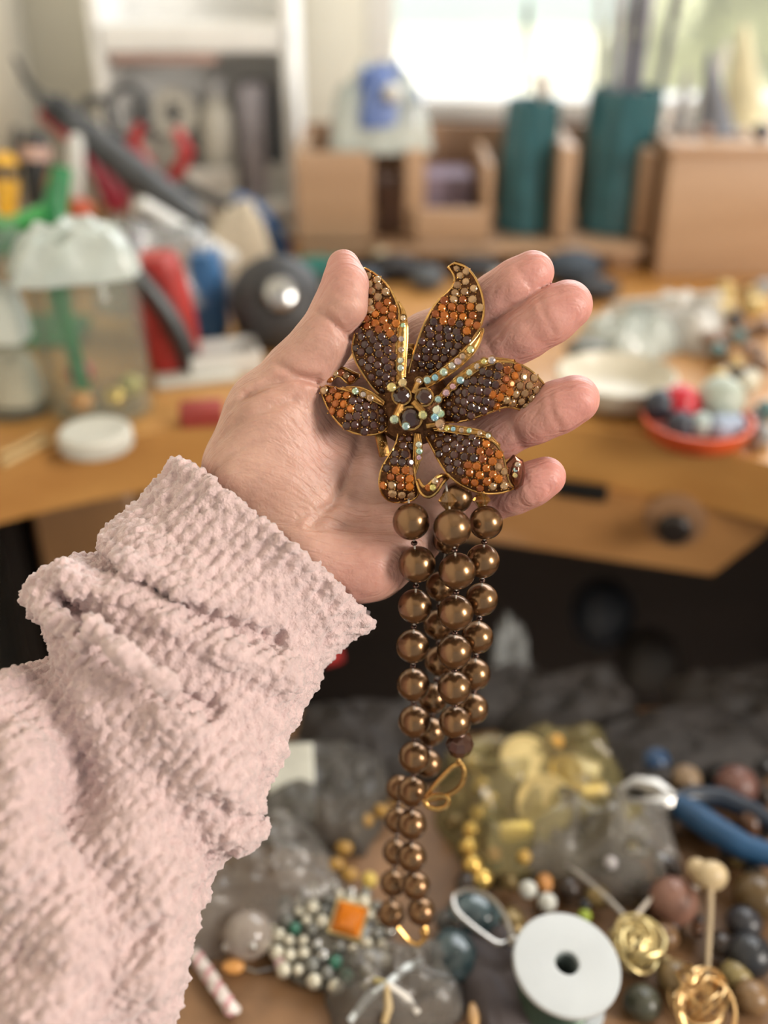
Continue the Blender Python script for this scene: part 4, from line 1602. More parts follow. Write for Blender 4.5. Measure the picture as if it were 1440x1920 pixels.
b0 = PZ(420, 690, BZ)
root = thing('plastic_box', 'open white plastic box beside the hand', 'box', b0)
for c, s in (((0, 0, .002), (.055, .036, .004)), ((0, -.017, .009), (.055, .003, .018)), ((0, .017, .009), (.055, .003, .018)), ((-.026, 0, .009), (.003, .032, .018)), ((.026, 0, .009), (.003, .032, .018))):
    MB().box(b0 + Quaternion((0, 0, 1), .3) @ Vector(c), s, rz=.3, bev=.001).build('box_wall' if c[2] > .003 else 'box_floor', white_plastic, root)
one('plastic_strip', MB().box(PZ(370, 715, BZ) + Vector((0, 0, .003)), (.062, .022, .005), rz=.28, bev=.0015), cream_plastic, 'slim white plastic strip in front of the open white box', 'strip')
one('small_box', MB().box(PZ(380, 792, BZ) + Vector((0, 0, .007)), (.030, .020, .014), rz=.15, bev=.002), cm('dark_red_card', (0.28, 0.035, 0.025), .6), 'small dark red box by the hand', 'box')
crumple('crumpled_paper', PZ(455, 545, BZ + .0), .034, .026, .060, kraft, 'crumpled beige paper behind the blue case', 'paper', 12, .2, rough=.7)
crumple('cloth', PZ(600, 520, BZ), .036, .022, .022, cm('teal_cloth', (0.04, 0.20, 0.17), .9), 'dark teal cloth bunched behind the thumb', 'cloth', 14)
# small sticks on the left of the bench
for i, (a, b) in enumerate((((0, 855), (80, 815)), ((5, 872), (95, 825)))):
    one('wooden_stick', MB().tube([PZ(*a, BZ + .0025), PZ(*b, BZ + .0025)], .0022, 8), wood('stick_wood', (0.60, 0.42, 0.20), (0.5, 0.33, 0.14), 60),
        ('thin wooden stick lying nearer the jars on the bench edge', 'thin wooden stick lying nearer the front of the bench edge')[1 - i], 'stick', 'wooden sticks on the bench edge')

# --- white shelf unit against the wall
yS = 1.19
shelf = thing('shelf_unit', 'white open shelf unit standing against the wall behind the tools', 'shelf unit', (PY(385, 460, yS).x, yS, BZ))
xl, xr = PY(222, 200, yS).x, PY(552, 200, yS).x
ztop, zmid, zlow = 1.24, PY(300, 62, yS).z, PY(300, 372, yS).z
wp = cm('shelf_white', (0.86, 0.86, 0.84), .45, var=.05)
for nm, c, s in (('side', (xl, yS, 1.10), (.012, .12, .30)), ('side', (xr, yS, 1.10), (.012, .12, .30)),
                 ('back', ((xl + xr) / 2, yS + .055, 1.10), (xr - xl, .006, .30)),
                 ('shelf', ((xl + xr) / 2, yS, zmid), (xr - xl, .12, .026)), ('shelf', ((xl + xr) / 2, yS, zlow), (xr - xl, .12, .012)),
                 ('shelf', ((xl + xr) / 2, yS, BZ + .006), (xr - xl, .12, .012))):
    MB().box(c, s, bev=.002).build(nm, wp, shelf)
MB().box(((xl + xr) / 2 - .03, yS - .055, zmid - .019), (.11, .006, .010), bev=.002).build('label_strip', cm('pinkish_strip', (0.45, 0.30, 0.26), .6), shelf)
def on_shelf(px, z0, y=None):
    p = PY(px, 200, y or (yS - .01))
    return Vector((p.x, y or (yS - .01), z0))
zl = zlow + .006
c = on_shelf(325, zl)
r_ = thing('tape_roll', 'roll of white tape standing on the white shelf', 'tape roll', c)
qy = Vector((0, -1, .12)).normalized().to_track_quat('Z', 'Y')
MB().lathe(c + Vector((0, 0, .088)), [(.012, -.01), (.024, -.01), (.025, -.008), (.025, .008), (.024, .01), (.012, .01), (.012, -.01)], 28, qy, caps=False).build('roll', cream_plastic, r_)
MB().box(c + Vector((0, 0, .032)), (.03, .03, .064), bev=.004).build('stand', cm('greige', (0.36, 0.34, 0.30), .6), r_)
c = on_shelf(408, zl)
bt = thing('bottle', 'cream plastic bottle on the white shelf', 'bottle', c)
MB().lathe(c, [(.018, 0), (.020, .003), (.020, .085), (.014, .098), (.009, .102), (.009, .106)], 24).build('body', cream_plastic, bt)
MB().lathe(c + Vector((0, 0, .106)), [(.010, 0), (.010, .014), (.008, .017), (0, .017)], 18).build('cap', cm('soft_grey', (0.40, 0.40, 0.40), .5), bt)
c = on_shelf(470, zl)
one('grey_box', MB().box(c + Vector((.004, 0, .060)), (.026, .06, .12), bev=.003), cm('lilac_grey', (0.33, 0.31, 0.34), .6), 'upright lilac-grey box at the end of the white shelf', 'box')
c = on_shelf(262, zl)
one('grey_bag', MB().ball(c + Vector((0, 0, .034)), .030, 20, 12, (.8, .6, 1.12)), cm('bag_greige', (0.35, 0.32, 0.28), .8, bump=.6, bscale=90), 'greige cloth bag on the white shelf', 'bag')
c = on_shelf(360, BZ + .012)
one('white_card', MB().box(c + Vector((.02, -.03, .030)), (.055, .004, .058), bev=.001), paper, 'white card leaning in the lowest shelf compartment', 'card')
c = on_shelf(500, BZ + .012)
one('white_pot', MB().lathe(c, [(.020, 0), (.023, .004), (.024, .06), (.022, .062), (.021, .01), (0, .01)], 24), white_plastic, 'white plastic pot in the lowest shelf compartment', 'pot')

# --- wooden organiser with two teal pots
org_w = wood('organiser_wood', (0.47, 0.31, 0.195), (0.39, 0.245, 0.145), 24)
org_d = wood('organiser_wood_dark', (0.34, 0.20, 0.115), (0.27, 0.155, 0.085), 24)
y0, y1 = 1.005, 1.145
X = lambda px, py=400, y=y0: PY(px, py, y).x
ox0, ox1 = X(556), X(1222)
org = thing('desk_organiser', 'low wooden bench organiser under the window holding the teal pots', 'organiser', ((ox0 + ox1) / 2, 1.07, BZ))
zs = 0.975
for nm, c, s, m in (
        ('base_board', ((ox0 + ox1) / 2, (y0 + y1) / 2, zs - .005), (ox1 - ox0, y1 - y0, .010), org_w),
        ('back_board', ((ox0 + ox1) / 2, y1 - .005, 1.025), (ox1 - ox0, .010, .090), org_d),
        ('end_board', (ox0 + .005, (y0 + y1) / 2, 1.022), (.010, y1 - y0 - .02, .084), org_w),
        ('front_board', ((ox0 + X(690)) / 2, y0 + .005, 1.022), (X(690) - ox0, .010, .084), org_w),
        ('divider', (X(692), (y0 + y1) / 2, 1.018), (.008, y1 - y0 - .02, .076), org_w),
        ('divider', (X(778), (y0 + y1) / 2, 1.022), (.020, y1 - y0 - .02, .084), org_w),
        ('divider', (X(915), (y0 + y1) / 2, 1.016), (.009, y1 - y0 - .02, .072), org_w),
        ('divider', (X(1062), (y0 + y1) / 2, 1.024), (.016, y1 - y0 - .02, .088), org_w),
        ('divider', (X(1212), (y0 + y1) / 2, 1.022), (.012, y1 - y0 - .02, .084), org_w),
        ('front_lip', ((X(778) + X(915)) / 2, y0 + .004, .995), (X(915) - X(778), .008, .032), org_w),
        ('foot', (ox0 + .02, 1.07, .960), (.03, .12, .020), org_d), ('foot', (ox1 - .02, 1.07, .960), (.03, .12, .020), org_d)):
    MB().box(c, s, bev=.0018).build(nm, m, org)


def pot(px, w0, w1, hgt, label):
    c = Vector((X(px, 440, 1.07), 1.07, zs))
    root = thing('pencil_pot', label, 'pot', c)
    r0, r1 = w0 / 2, w1 / 2
    MB().lathe(c, [(r0 * .9, 0), (r0, .003), ((r0 + r1) / 2, hgt * .5), (r1, hgt), (r1 - .0025, hgt), ((r0 + r1) / 2 - .003, hgt * .5), (r0 - .003, .006), (0, .006)], 12, Quaternion((0, 0, 1), .2)).build('pot_body', teal_plastic, root, angle=20)
    mb = MB()
    for k in range(12):
        a = .2 + k * math.pi / 6
        mb.tube([c + Vector((r0 * math.cos(a), r0 * math.sin(a), .004)), c + Vector((r1 * math.cos(a), r1 * math.sin(a), hgt * .99))], .0015, 6)
    mb.build('flutes', teal_plastic, root)
    return c, hgt


pc1, h1 = pot(983, .064, .050, .128, 'shorter teal plastic pot with a white brush head')
pc2, h2 = pot(1146, .074, .070, .138, 'taller teal plastic pot full of files')
handle_tool('needle_file', 'thin dark needle standing in the shorter teal pot', pc1 + Vector((-.012, .0, .01)), pc1 + Vector((-.010, .010, .215)), .0028, grey_plastic, tip=.6)
br = thing('brush', 'white round brush head poking out of the shorter teal pot', 'brush', pc1 + Vector((.006, -.005, .008)))
MB().tube([pc1 + Vector((.006, -.005, .008)), pc1 + Vector((.008, -.006, .128))], .003, 8).build('stick', white_plastic, br)
MB().ball(pc1 + Vector((.008, -.006, .142)), .013, 14, 10, (.9, .9, 1.1)).build('brush_head', cm('bristle_white', (0.85, 0.84, 0.80), .8, bump=.8, bscale=300), br)
fl = (('steel', -.022, .0, .265, -.012, .0032, 'steel flat file standing at the edge of the taller teal pot'),
      ('steel', -.012, .008, .272, -.004, .0045, 'broad steel file in the taller teal pot'),
      ('dark', .000, -.004, .268, .002, .0060, 'broad dark violet file in the middle of the taller teal pot'),
      ('steel', .010, .010, .262, .006, .0036, 'slim steel file beside the dark violet file'),
      ('dark', .020, -.002, .280, .018, .0048, 'dark file leaning outwards from the taller teal pot'),
      ('steel', -.004, .016, .250, .0, .0030, 'slim steel file at the back of the taller teal pot'))
for k, dx, dy, L_, lean, w, lb in fl:
    a = pc2 + Vector((dx, dy, .008))
    b = pc2 + Vector((dx + lean * 1.3, dy + .006, L_))
    r = thing('file', lb, 'file', a, 'files in the taller teal pot')
    m = cm('file_steel', (0.42, 0.42, 0.44), .35, metal=.8) if k == 'steel' else cm('file_dark', (0.07, 0.065, 0.10), .4)
    dr = b - a
    MB().box(a + dr * .34, (w * 2, w * .9, dr.length * .68), bev=.0008, rot=dr.to_track_quat('Z', 'Y')).build('file_blade', m, r)
    MB().tube([a + dr * .66, a + dr * .72, a + dr * .95, b], [w * .6, w * 1.05, w * 1.05, w * .7], 10).build('file_grip', m, r)
# bag with blue print on the organiser
bgp = thing('printed_bag', 'white and blue crumpled bag on top of the organiser', 'plastic bag', Vector((X(720), 1.06, 1.062)))
crumple('bag_sheet', Vector((X(712), 1.06, 1.060)), .050, .040, .050, haze_bag, None, None, 15, .1, rough=.8, parent=bgp)
crumple('blue_sheet', Vector((X(725), 1.045, 1.084)), .036, .020, .034, cm('blue_print', (0.10, 0.17, 0.42), .4), None, None, 17, .5, rough=.9, parent=bgp)
MB().ball(Vector((X(735), 1.02, 1.115)), .009, 12, 8).build('knot', white_plastic, bgp)
one('violet_box', MB().box(Vector((X(845), 1.09, zs + .028)), (.050, .06, .056), bev=.003), cm('violet_card', (0.22, 0.17, 0.22), .7), 'dull violet box in the organiser compartment', 'box')
one('brown_box', MB().box(Vector((X(735), 1.09, zs + .024)), (.030, .06, .048), bev=.003), cm('brown_card', (0.26, 0.16, 0.12), .7), 'brown box in the narrow organiser compartment', 'box')
# dark clutter under and before the organiser
for i, (px, py, r, sc, m, lb) in enumerate((
        (660, 520, 38, (1.5, 1, .6), 'ink_blue', 'dark blue pouch lying behind the upright petal'),
        (740, 500, 34, (1.5, 1, .7), 'soot', 'black pouch before the organiser, between the two upright petals'),
        (800, 520, 30, (1.2, 1, .8), 'slate', 'slate-grey pouch before the organiser, behind the hooked petal'),
        (890, 500, 34, (1.5, 1, .6), 'soot', 'black pouch before the organiser, above the index finger'),
        (1075, 500, 44, (1.3, 1, .7), 'ink_blue', 'dark blue-black pouch beyond the fingertips'),
        (1120, 540, 34, (1.3, 1, .6), 'soot', 'black pouch just right of the middle fingertip'))):
    c = {'ink_blue': (0.030, 0.045, 0.065), 'soot': (0.02, 0.02, 0.023), 'slate': (0.07, 0.08, 0.09)}[m]
    bead('pouch', px, py, r, BZ, cm(m, c, .6, bump=.5, bscale=60, bdist=.003), lb, 'pouch', None, sc, hole=False)
for px, py, r, lb in ((712, 478, 14, 'small tan bead among the dark pouches'), (930, 515, 10, 'small pale bead among the dark pouches'), (775, 465, 12, 'small grey bead among the dark pouches')):
    bead('loose_bead', px, py, r, BZ + .012, cm('tan_bead' if px == 712 else 'pale_bead', (0.45, 0.38, 0.26) if px == 712 else (0.5, 0.52, 0.52), .4), lb)
# wooden box on the right and what stands on it
bx = thing('wooden_box', 'plain wooden box right of the teal pots', 'box', (.40, 1.06, BZ))
bl, br_ = X(1238, 380), .62
for nm, c, s in (('front_board', ((bl + br_) / 2, .992, 1.008), (br_ - bl, .012, .116)), ('back_board', ((bl + br_) / 2, 1.15, 1.008), (br_ - bl, .012, .116)),
                 ('end_board', (bl + .006, 1.071, 1.008), (.012, .146, .116)), ('end_board', (br_ - .006, 1.071, 1.008), (.012, .146, .116)),
                 ('box_top', ((bl + br_) / 2, 1.071, 1.070), (br_ - bl + .006, .176, .010))):
    MB().box(c, s, bev=.002).build(nm, org_w, bx)
tz = 1.075
def cone(px, y, r, h, m, label, lean=(0, 0), cat='cone'):
    c = Vector((PY(px, 250, y).x, y, tz))
    q = Vector((lean[0], lean[1], 1)).normalized().to_track_quat('Z', 'Y')
    root = thing('cone_stand', label, cat, c)
    MB().lathe(c, [(r, 0), (r * .96, .004), (r * .55, h * .5), (r * .18, h * .95), (0, h)], 20, q).build('cone_body', m, root)
    MB().lathe(c, [(r * 1.15, 0), (r * 1.15, .004), (r * .9, .006), (0, .006)], 20).build('cone_base', m, root)
cone(1388, 1.10, .025, .095, cm('pale_ochre', (0.62, 0.56, 0.36), .7), 'pale ochre cone standing on the wooden box', (-.15, 0))
cone(1343, 1.04, .018, .078, cm('dark_slate', (0.16, 0.17, 0.20), .6), 'dark slate cone in front of the ochre cone', (-.25, 0))
cone(1304, 1.09, .014, .082, cm('pale_linen', (0.66, 0.63, 0.56), .7), 'pale linen cone beside the dark slate cone', (.25, 0))
cone(1270, 1.05, .010, .058, cm('grey_stone', (0.33, 0.32, 0.32), .7), 'slim grey cone at the corner of the wooden box', (.05, 0))
for px, py, r, c, lb in ((1428, 246, 16, (0.04, 0.04, 0.05), 'black knob-like ball at the end of the wooden box'), (1325, 246, 11, (0.40, 0.26, 0.2), 'brown bead on the wooden box'), (1392, 250, 10, (0.5, 0.42, 0.36), 'tan bead on the wooden box'), (1290, 248, 9, (0.28, 0.22, 0.2), 'dull brown bead on the wooden box edge')):
    bead('box_bead', px, py, r, tz, cm('box_bead_%d' % px, c, .5), lb)

# --- right-hand side of the bench
crumple('paper_bag', PZ(1175, 655, BZ), .038, .030, .020, haze_bag, 'whitish crumpled plastic bag beside the fingers', 'plastic bag', 31, .5, n=34, rough=.9)
crumple('paper_bag', PZ(1262, 635, BZ), .040, .024, .024, cm('tissue', (0.70, 0.69, 0.65), .6, var=.1, clear=.15), 'white crumpled tissue lying against the whitish bag', 'tissue', 33, -.7, n=34, rough=.9)
one('white_strip', MB().box(PZ(1215, 590, BZ + .026) + Vector((0, 0, .01)), (.012, .085, .008), rz=.5, bev=.002, rot=Quaternion((0, 0, 1), .5) @ Quaternion((1, 0, 0), -.35)), white_plastic, 'white plastic strip leaning on the crumpled tissue', 'strip')
one('white_strip', MB().box(PZ(1275, 585, BZ + .022) + Vector((0, 0, .01)), (.012, .080, .008), rz=.5, bev=.002, rot=Quaternion((0, 0, 1), .55) @ Quaternion((1, 0, 0), -.35)), cm('greyed_white', (0.52, 0.50, 0.45), .6), 'greyish plastic strip leaning next to the white one', 'strip')
c = PZ(1150, 752, BZ)
one('dish', MB().lathe(c, [(.022, 0), (.030, .002), (.039, .010), (.043, .022), (.041, .023), (.036, .011), (.028, .005), (0, .004)], 40), cm('cream_china', (0.60, 0.56, 0.46), .35, var=.04), 'cream china dish standing beside the fingertips', 'dish')
bead('dark_stone', 1105, 655, 36, BZ + .004, cm('moss_dark', (0.10, 0.10, 0.075), .4), 'dark mossy oval stone between the fingertips and the white bag', 'stone', None, (1.3, 1, .5), hole=False)
# orange dish and its contents
c = PZ(1302, 822, BZ)
root = thing('orange_dish', 'bright orange shallow dish full of trinkets at the bench edge', 'dish', c)
MB().lathe(c, [(.028, 0), (.031, .002), (.036, .012), (.037, .016), (.035, .016), (.033, .010), (.028, .004), (0, .003)], 36).build('dish_body', cm('orange_plastic', (0.66, 0.10, 0.028), .35), root)
for dx, dy, dz, r, col_, rr, lb in ((-.010, .012, .020, .0135, (0.50, 0.015, 0.03), .25, 'bright red bead in the orange dish'),
                                    (.018, .014, .022, .0165, (0.42, 0.47, 0.40), .4, 'pale green ball in the orange dish'),
                                    (-.024, .010, .020, .011, (0.03, 0.035, 0.05), .35, 'black bead in the orange dish'),
                                    (-.014, -.010, .014, .010, (0.04, 0.07, 0.22), .3, 'dark blue bead in the orange dish'),
                                    (.0, -.008, .014, .0085, (0.40, 0.48, 0.46), .3, 'pale teal bead in the orange dish'),
                                    (.012, -.012, .014, .009, (0.33, 0.40, 0.52), .3, 'pale blue bead in the orange dish'),
                                    (.022, -.006, .013, .008, (0.22, 0.22, 0.24), .3, 'grey bead in the orange dish')):
    mb = MB().ball(c + Vector((dx, dy, dz)), r, 18, 12)
    mb.tube([c + Vector((dx, dy, dz + r * .95)), c + Vector((dx, dy, dz + r * 1.03))], [r * .28, r * .2], 10)
    one('trinket', mb, cm('trinket_%d' % int(1000 * (dx + .5) + 10000 * r), col_, rr), lb, 'bead', 'trinkets in the orange dish')
def near_label(what, px, py, marks, seen):
    """name the bead by the thing it lies next to"""
    (mx_, my_), nm = min((((a, b), n) for n, a, b in marks), key=lambda t: (t[0][0] - px) ** 2 + (t[0][1] - py) ** 2)
    dx, dy = px - mx_, py - my_
    side = ('behind' if dy < 0 else 'in front of') if abs(dy) > abs(dx) else ('left of' if dx < 0 else 'right of')
    lb = '%s %s the %s' % (what, side, nm)
    k = seen.get(lb, 0)
    seen[lb] = k + 1
    return lb if not k else lb + ', ' + ('further off', 'third one', 'fourth one', 'fifth one', 'sixth one', 'seventh one', 'eighth one')[min(k, 7) - 1]


# heap of beads at the right edge
heap_marks = [('orange dish', 1300, 800), ('white tissue', 1265, 640), ('greyish strip', 1290, 575), ('wooden box', 1400, 470), ('pale green ball', 1370, 740)]
heap_seen = {}
cols = {'brown': (0.20, 0.11, 0.06), 'gold': (0.50, 0.36, 0.14), 'grey': (0.30, 0.31, 0.31), 'dark': (0.05, 0.045, 0.045), 'pale': (0.58, 0.54, 0.42), 'teal': (0.08, 0.17, 0.17)}
for k in range(44):
    px = rb.uniform(1290, 1440)
    py = rb.uniform(535, 735)
    if px < 1330 and py > 640:
        continue
    r = rb.uniform(12, 24)
    ck = rb.choice(['brown', 'brown', 'gold', 'grey', 'dark', 'dark', 'pale', 'teal'])
    if py < 600 and rb.random() < .4:
        ck = 'gold'
    lift = rb.uniform(0, .018)
    bead('bead', px, py, r, BZ + lift, cm('heap_' + ck, cols[ck], .35, metal=.3 if ck == 'gold' else 0), near_label(('small ' if r < 15 else 'large ' if r > 21 else '') + ck + ' heaped bead', px, py, heap_marks, heap_seen), 'bead', '%s beads heaped on the bench edge' % ck, (1, 1, rb.uniform(.75, 1)))
for px, py, r, ck in ((1410, 790, 22, 'dark'), (1432, 815, 20, 'grey'), (1418, 835, 13, 'brown'), (1436, 770, 20, 'teal')):
    bead('bead', px, py, r, BZ, cm('heap_' + ck, cols[ck], .35), '%s bead right of the orange dish' % ck, 'bead', '%s beads beside the orange dish' % ck)
# things in the dark under the bench
crumple('plastic_bag', Vector((PZ(940, 1180, .80).x, .545, .760)), .016, .016, .055, clear_bag, 'greyish plastic bag hanging in the dark behind the pearls', 'plastic bag', 41, 0, rough=.8, rot=Quaternion((1, 0, 0), -.2))
bead('dark_bottle', 1130, 1150, 60, .60, cm('night_blue', (0.02, 0.025, 0.035), .5), 'almost black rounded bottle under the bench', 'bottle', None, (1, 1, 1.2), hole=False)
bead('dark_bottle', 1215, 1250, 60, .56, cm('night_grey', (0.035, 0.03, 0.027), .5), 'dark greyish rounded bottle under the bench', 'bottle', None, (1, 1, 1.3), hole=False)
# ------------------------------------------------------------------ things in the catch tray
rt = random.Random(5)
gold_y = cm('yellow_gold', (0.80, 0.55, 0.16), .28, metal=.85, var=.15)
gold_p = cm('pale_gold', (0.72, 0.58, 0.28), .35, metal=.7, var=.15)
silver = cm('silver', (0.42, 0.40, 0.37), .3, metal=1.0, var=.15)

# wire spool
ax_ = Vector((.08, -.161, .98)).normalized()
sc_ = P(1063, 1806, .466)
q = ax_.to_track_quat('Z', 'Y')
base = sc_ - ax_ * .0365
sp = thing('wire_spool', 'white-flanged spool of dark green wire standing in the tray', 'spool', base)
fw = cm('spool_white', (0.50, 0.53, 0.54), .45, var=.04)
MB().lathe(sc_, [(.0055, -.0015), (.0242, -.0030), (.0250, -.0022), (.0250, -.0006), (.0242, .0003), (.0085, .0009), (.0058, .0006), (.0055, -.0015)], 56, q, caps=False).build('flange', fw, sp)
MB().lathe(base, [(.0055, -.0005), (.0242, -.0005), (.0250, .0003), (.0250, .0020), (.0242, .0028), (.0055, .0028), (.0055, -.0005)], 56, q, caps=False).build('flange', fw, sp)
MB().lathe(base, [(.0062, .002), (.0062, .0350), (.0050, .0350), (.0050, .002), (.0062, .002)], 24, q, caps=False).build('core', cm('core_grey', (0.16, 0.19, 0.18), .6), sp)
mb = MB()
n = 30
pts = [base + q @ Vector((.0175 * math.cos(a), .0175 * math.sin(a), .0035 + .0295 * a / (n * 2 * math.pi))) for a in [k * 2 * math.pi / 24 for k in range(n * 24)]]
mb.tube(pts, .00058, 5)
mb.lathe(base, [(.0170, .003), (.0172, .0035), (.0172, .0330), (.0170, .0335)], 30, q, caps=False)
mb.build('wound_wire', cm('green_wire', (0.030, 0.060, 0.035), .35, metal=.3), sp)

# gold chain of beads
ch = [(885, 1432, 17), (905, 1474, 19), (922, 1503, 19), (896, 1526, 16), (884, 1556, 16), (879, 1588, 17), (886, 1622, 18), (904, 1648, 19)]
root = thing('bead_bracelet', 'curved string of yellow gold beads beside the pearls', 'bracelet', PZ(890, 1560, TZ))
cp = []
for x, y, r in ch:
    z = TZ + .014
    p = PZ(x, y, z)
    cp.append(p)
    MB().ball(p, r / F * (p - CAM).dot(-AB), 16, 10).build('gold_bead', gold_y, root)
MB().tube(cp, .0009, 6).build('cord', gold_y, root)


def disc(name, px, py, r, z, m, label, tilt=(0, 0), th=.0022, cat='disc', group=None):
    p = PZ(px, py, z)
    q = Vector((tilt[0], tilt[1], 1)).normalized().to_track_quat('Z', 'Y')
    mb = MB().lathe(p, [(r * .3, 0), (r * .96, 0), (r, th * .3), (r, th * .7), (r * .96, th), (r * .85, th), (r * .82, th * .75), (0, th * .75)], 32, q)
    return one(name, mb, m, label, cat, group)


disc('gold_disc', 985, 1425, .0150, TZ + .030, gold_p, 'large pale gold disc tilted on the heap', (.1, -.5))
disc('gold_disc', 1022, 1508, .0165, TZ + .026, gold_p, 'largest ribbed gold disc in the middle of the heap', (-.1, -.75), .005)
disc('gold_disc', 1062, 1450, .0110, TZ + .028, gold_y, 'small gold disc behind the ribbed one', (.4, -.5))
one('gold_block', MB().box(PZ(1112, 1490, TZ + .022), (.017, .012, .010), rz=.25, bev=.002), gold_y, 'yellow gold block right of the gold discs', 'block')
one('gold_block', MB().box(PZ(966, 1558, TZ + .020), (.018, .009, .009), rz=.1, bev=.002), cm('bright_yellow', (0.88, 0.62, 0.12), .3, metal=.5), 'bright yellow block below the gold discs', 'block')
one('gold_block', MB().box(PZ(1090, 1440, TZ + .024), (.022, .015, .006), rz=-.4, bev=.002), gold_p, 'pale gold plate behind the yellow block', 'block')
bead('loose_bead', 1040, 1392, 16, TZ + .02, cm('orange_gold', (0.70, 0.36, 0.06), .3), 'small orange-gold bead above the gold discs')
bead('loose_bead', 982, 1606, 14, TZ + .01, cm('honey', (0.55, 0.34, 0.08), .3), 'honey bead below the bright yellow block')
bead('loose_bead', 925, 1602, 15, TZ + .006, cm('rust', (0.42, 0.18, 0.05), .35), 'rust-coloured bead inside the curve of the gold string')
crumple('plastic_bag', PZ(1010, 1520, TZ), .060, .052, .030, cm('yellowed_bag', (0.36, 0.30, 0.13), .3, clear=.60, coat=.4), 'clear yellowish bag around the gold pieces', 'plastic bag', 51, .2, n=36, rough=.7)
crumple('plastic_bag', PZ(1120, 1600, TZ), .045, .034, .026, cm('grey_clear', (0.25, 0.23, 0.205), .35, clear=.5, coat=.3, var=.3), 'greyish clear bag under the pliers tip', 'plastic bag', 53, -.3, n=34, rough=.8)
crumple('plastic_bag', PZ(742, 1862, TZ), .034, .024, .014, cm('grey_clear', (0.50, 0.48, 0.44), .18), 'greyish clear bag under the end of the pearls', 'plastic bag', 55, .15, n=34, rough=.8)
crumple('plastic_bag', PZ(470, 1660, TZ), .048, .040, .024, cm('grey_clear', (0.50, 0.48, 0.44), .18), 'greyish clear bag beside the fold of the sleeve', 'plastic bag', 57, .4, n=34, rough=.6)
crumple('plastic_bag', PZ(600, 1500, TZ), .040, .042, .020, cm('dull_clear', (0.085, 0.078, 0.068), .45, clear=.3, coat=.1, var=.3), 'dull plastic bag in the shade behind the pearls', 'plastic bag', 59, -.2, n=30, rough=.6)
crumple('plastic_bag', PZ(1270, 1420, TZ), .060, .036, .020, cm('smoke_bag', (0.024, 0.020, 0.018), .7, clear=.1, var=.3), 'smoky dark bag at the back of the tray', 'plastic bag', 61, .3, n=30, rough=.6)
for px, py, sx, sy, lb in ((1060, 1330, .050, .030, 'dark bag added behind the gold discs to darken the tray'), (1400, 1330, .050, .036, 'dark bag added to darken the far tray corner'),
                          (900, 1320, .050, .026, 'dark bag added to darken the tray behind the gold bead string'), (700, 1400, .050, .040, 'dark bag added to darken the tray between sleeve and pearls')):
    crumple('plastic_bag', PZ(px, py, TZ), sx, sy, .018, MATS['smoke_bag'], lb, 'plastic bag', 60 + px % 17, .2, n=28, rough=.6)  # extra bags added to darken the lit back of the tray
c = PZ(548, 1520, TZ)
root = thing('sachet', 'pale sachet with greenish print standing behind the sleeve', 'sachet', c)
qs = Quaternion((0, 0, 1), .1) @ Quaternion((1, 0, 0), -.5)
MB().box(c + Vector((0, 0, .022)), (.028, .005, .046), bev=.002, rot=qs).build('pouch', cm('sachet_pale', (0.62, 0.62, 0.54), .35, coat=.4), root)
MB().box(c + qs @ Vector((.004, -.0032, .013)), (.016, .0012, .012), bev=.0005, rot=qs).build('print_patch', cm('mint_print', (0.33, 0.48, 0.42), .4), root)
for dz in (.028, .036):
    MB().ball(c + qs @ Vector((.004, -.004, dz)), .004, 10, 7).build('pale_pill', cm('pale_yellow', (0.75, 0.72, 0.42), .4), root)
# amber chain behind
root = thing('amber_chain', 'string of amber beads running towards the pearls', 'bead string', PZ(690, 1560, TZ))
for k, (x, y) in enumerate(((745, 1500), (715, 1520), (685, 1538), (662, 1560), (645, 1590), (630, 1622), (655, 1640))):
    p = PZ(x, y, TZ + .010)
    MB().ball(p, .0042, 12, 8, (1.2, 1, .9)).build('amber_bead', cm('amber_brown', (0.36, 0.20, 0.04), .3), root)
bead('loose_bead', 692, 1650, 15, TZ + .004, cm('mustard', (0.62, 0.45, 0.10), .35), 'mustard bead above the orange-stoned brooch')

# blue-handled pliers
jn = PZ(1262, 1502, TZ + .022)
hd = PZ(1160, 1480, TZ + .026)
root = thing('pliers', 'blue-handled pliers lying across the tray', 'pliers', jn)
MB().tube([jn, PZ(1225, 1478, TZ + .026), PZ(1190, 1468, TZ + .026), hd], [.0055, .0065, .0045, .0020], 10).build('jaw', silver, root)
MB().tube([jn, PZ(1235, 1510, TZ + .022), PZ(1200, 1508, TZ + .022), PZ(1165, 1500, TZ + .022)], [.0055, .006, .004, .0018], 10).build('jaw', silver, root)
MB().tube([jn, PZ(1290, 1520, TZ + .022), PZ(1340, 1555, TZ + .022), PZ(1395, 1588, TZ + .022), PZ(1470, 1612, TZ + .020)], [.005, .0075, .0078, .0072, .006], 14).build('handle', cm('handle_blue', (0.010, 0.062, 0.15), .5), root)
MB().tube([jn, PZ(1295, 1492, TZ + .020), PZ(1350, 1495, TZ + .018), PZ(1410, 1520, TZ + .016), PZ(1470, 1560, TZ + .014)], [.005, .006, .0066, .0062, .005], 14).build('handle', cm('handle_dark', (0.012, 0.02, 0.035), .35), root)
bead('loose_bead', 1228, 1425, 28, TZ + .010, cm('deep_blue', (0.015, 0.05, 0.12), .3), 'deep blue bead above the pliers tip', 'bead', None, (1, 1, .8))

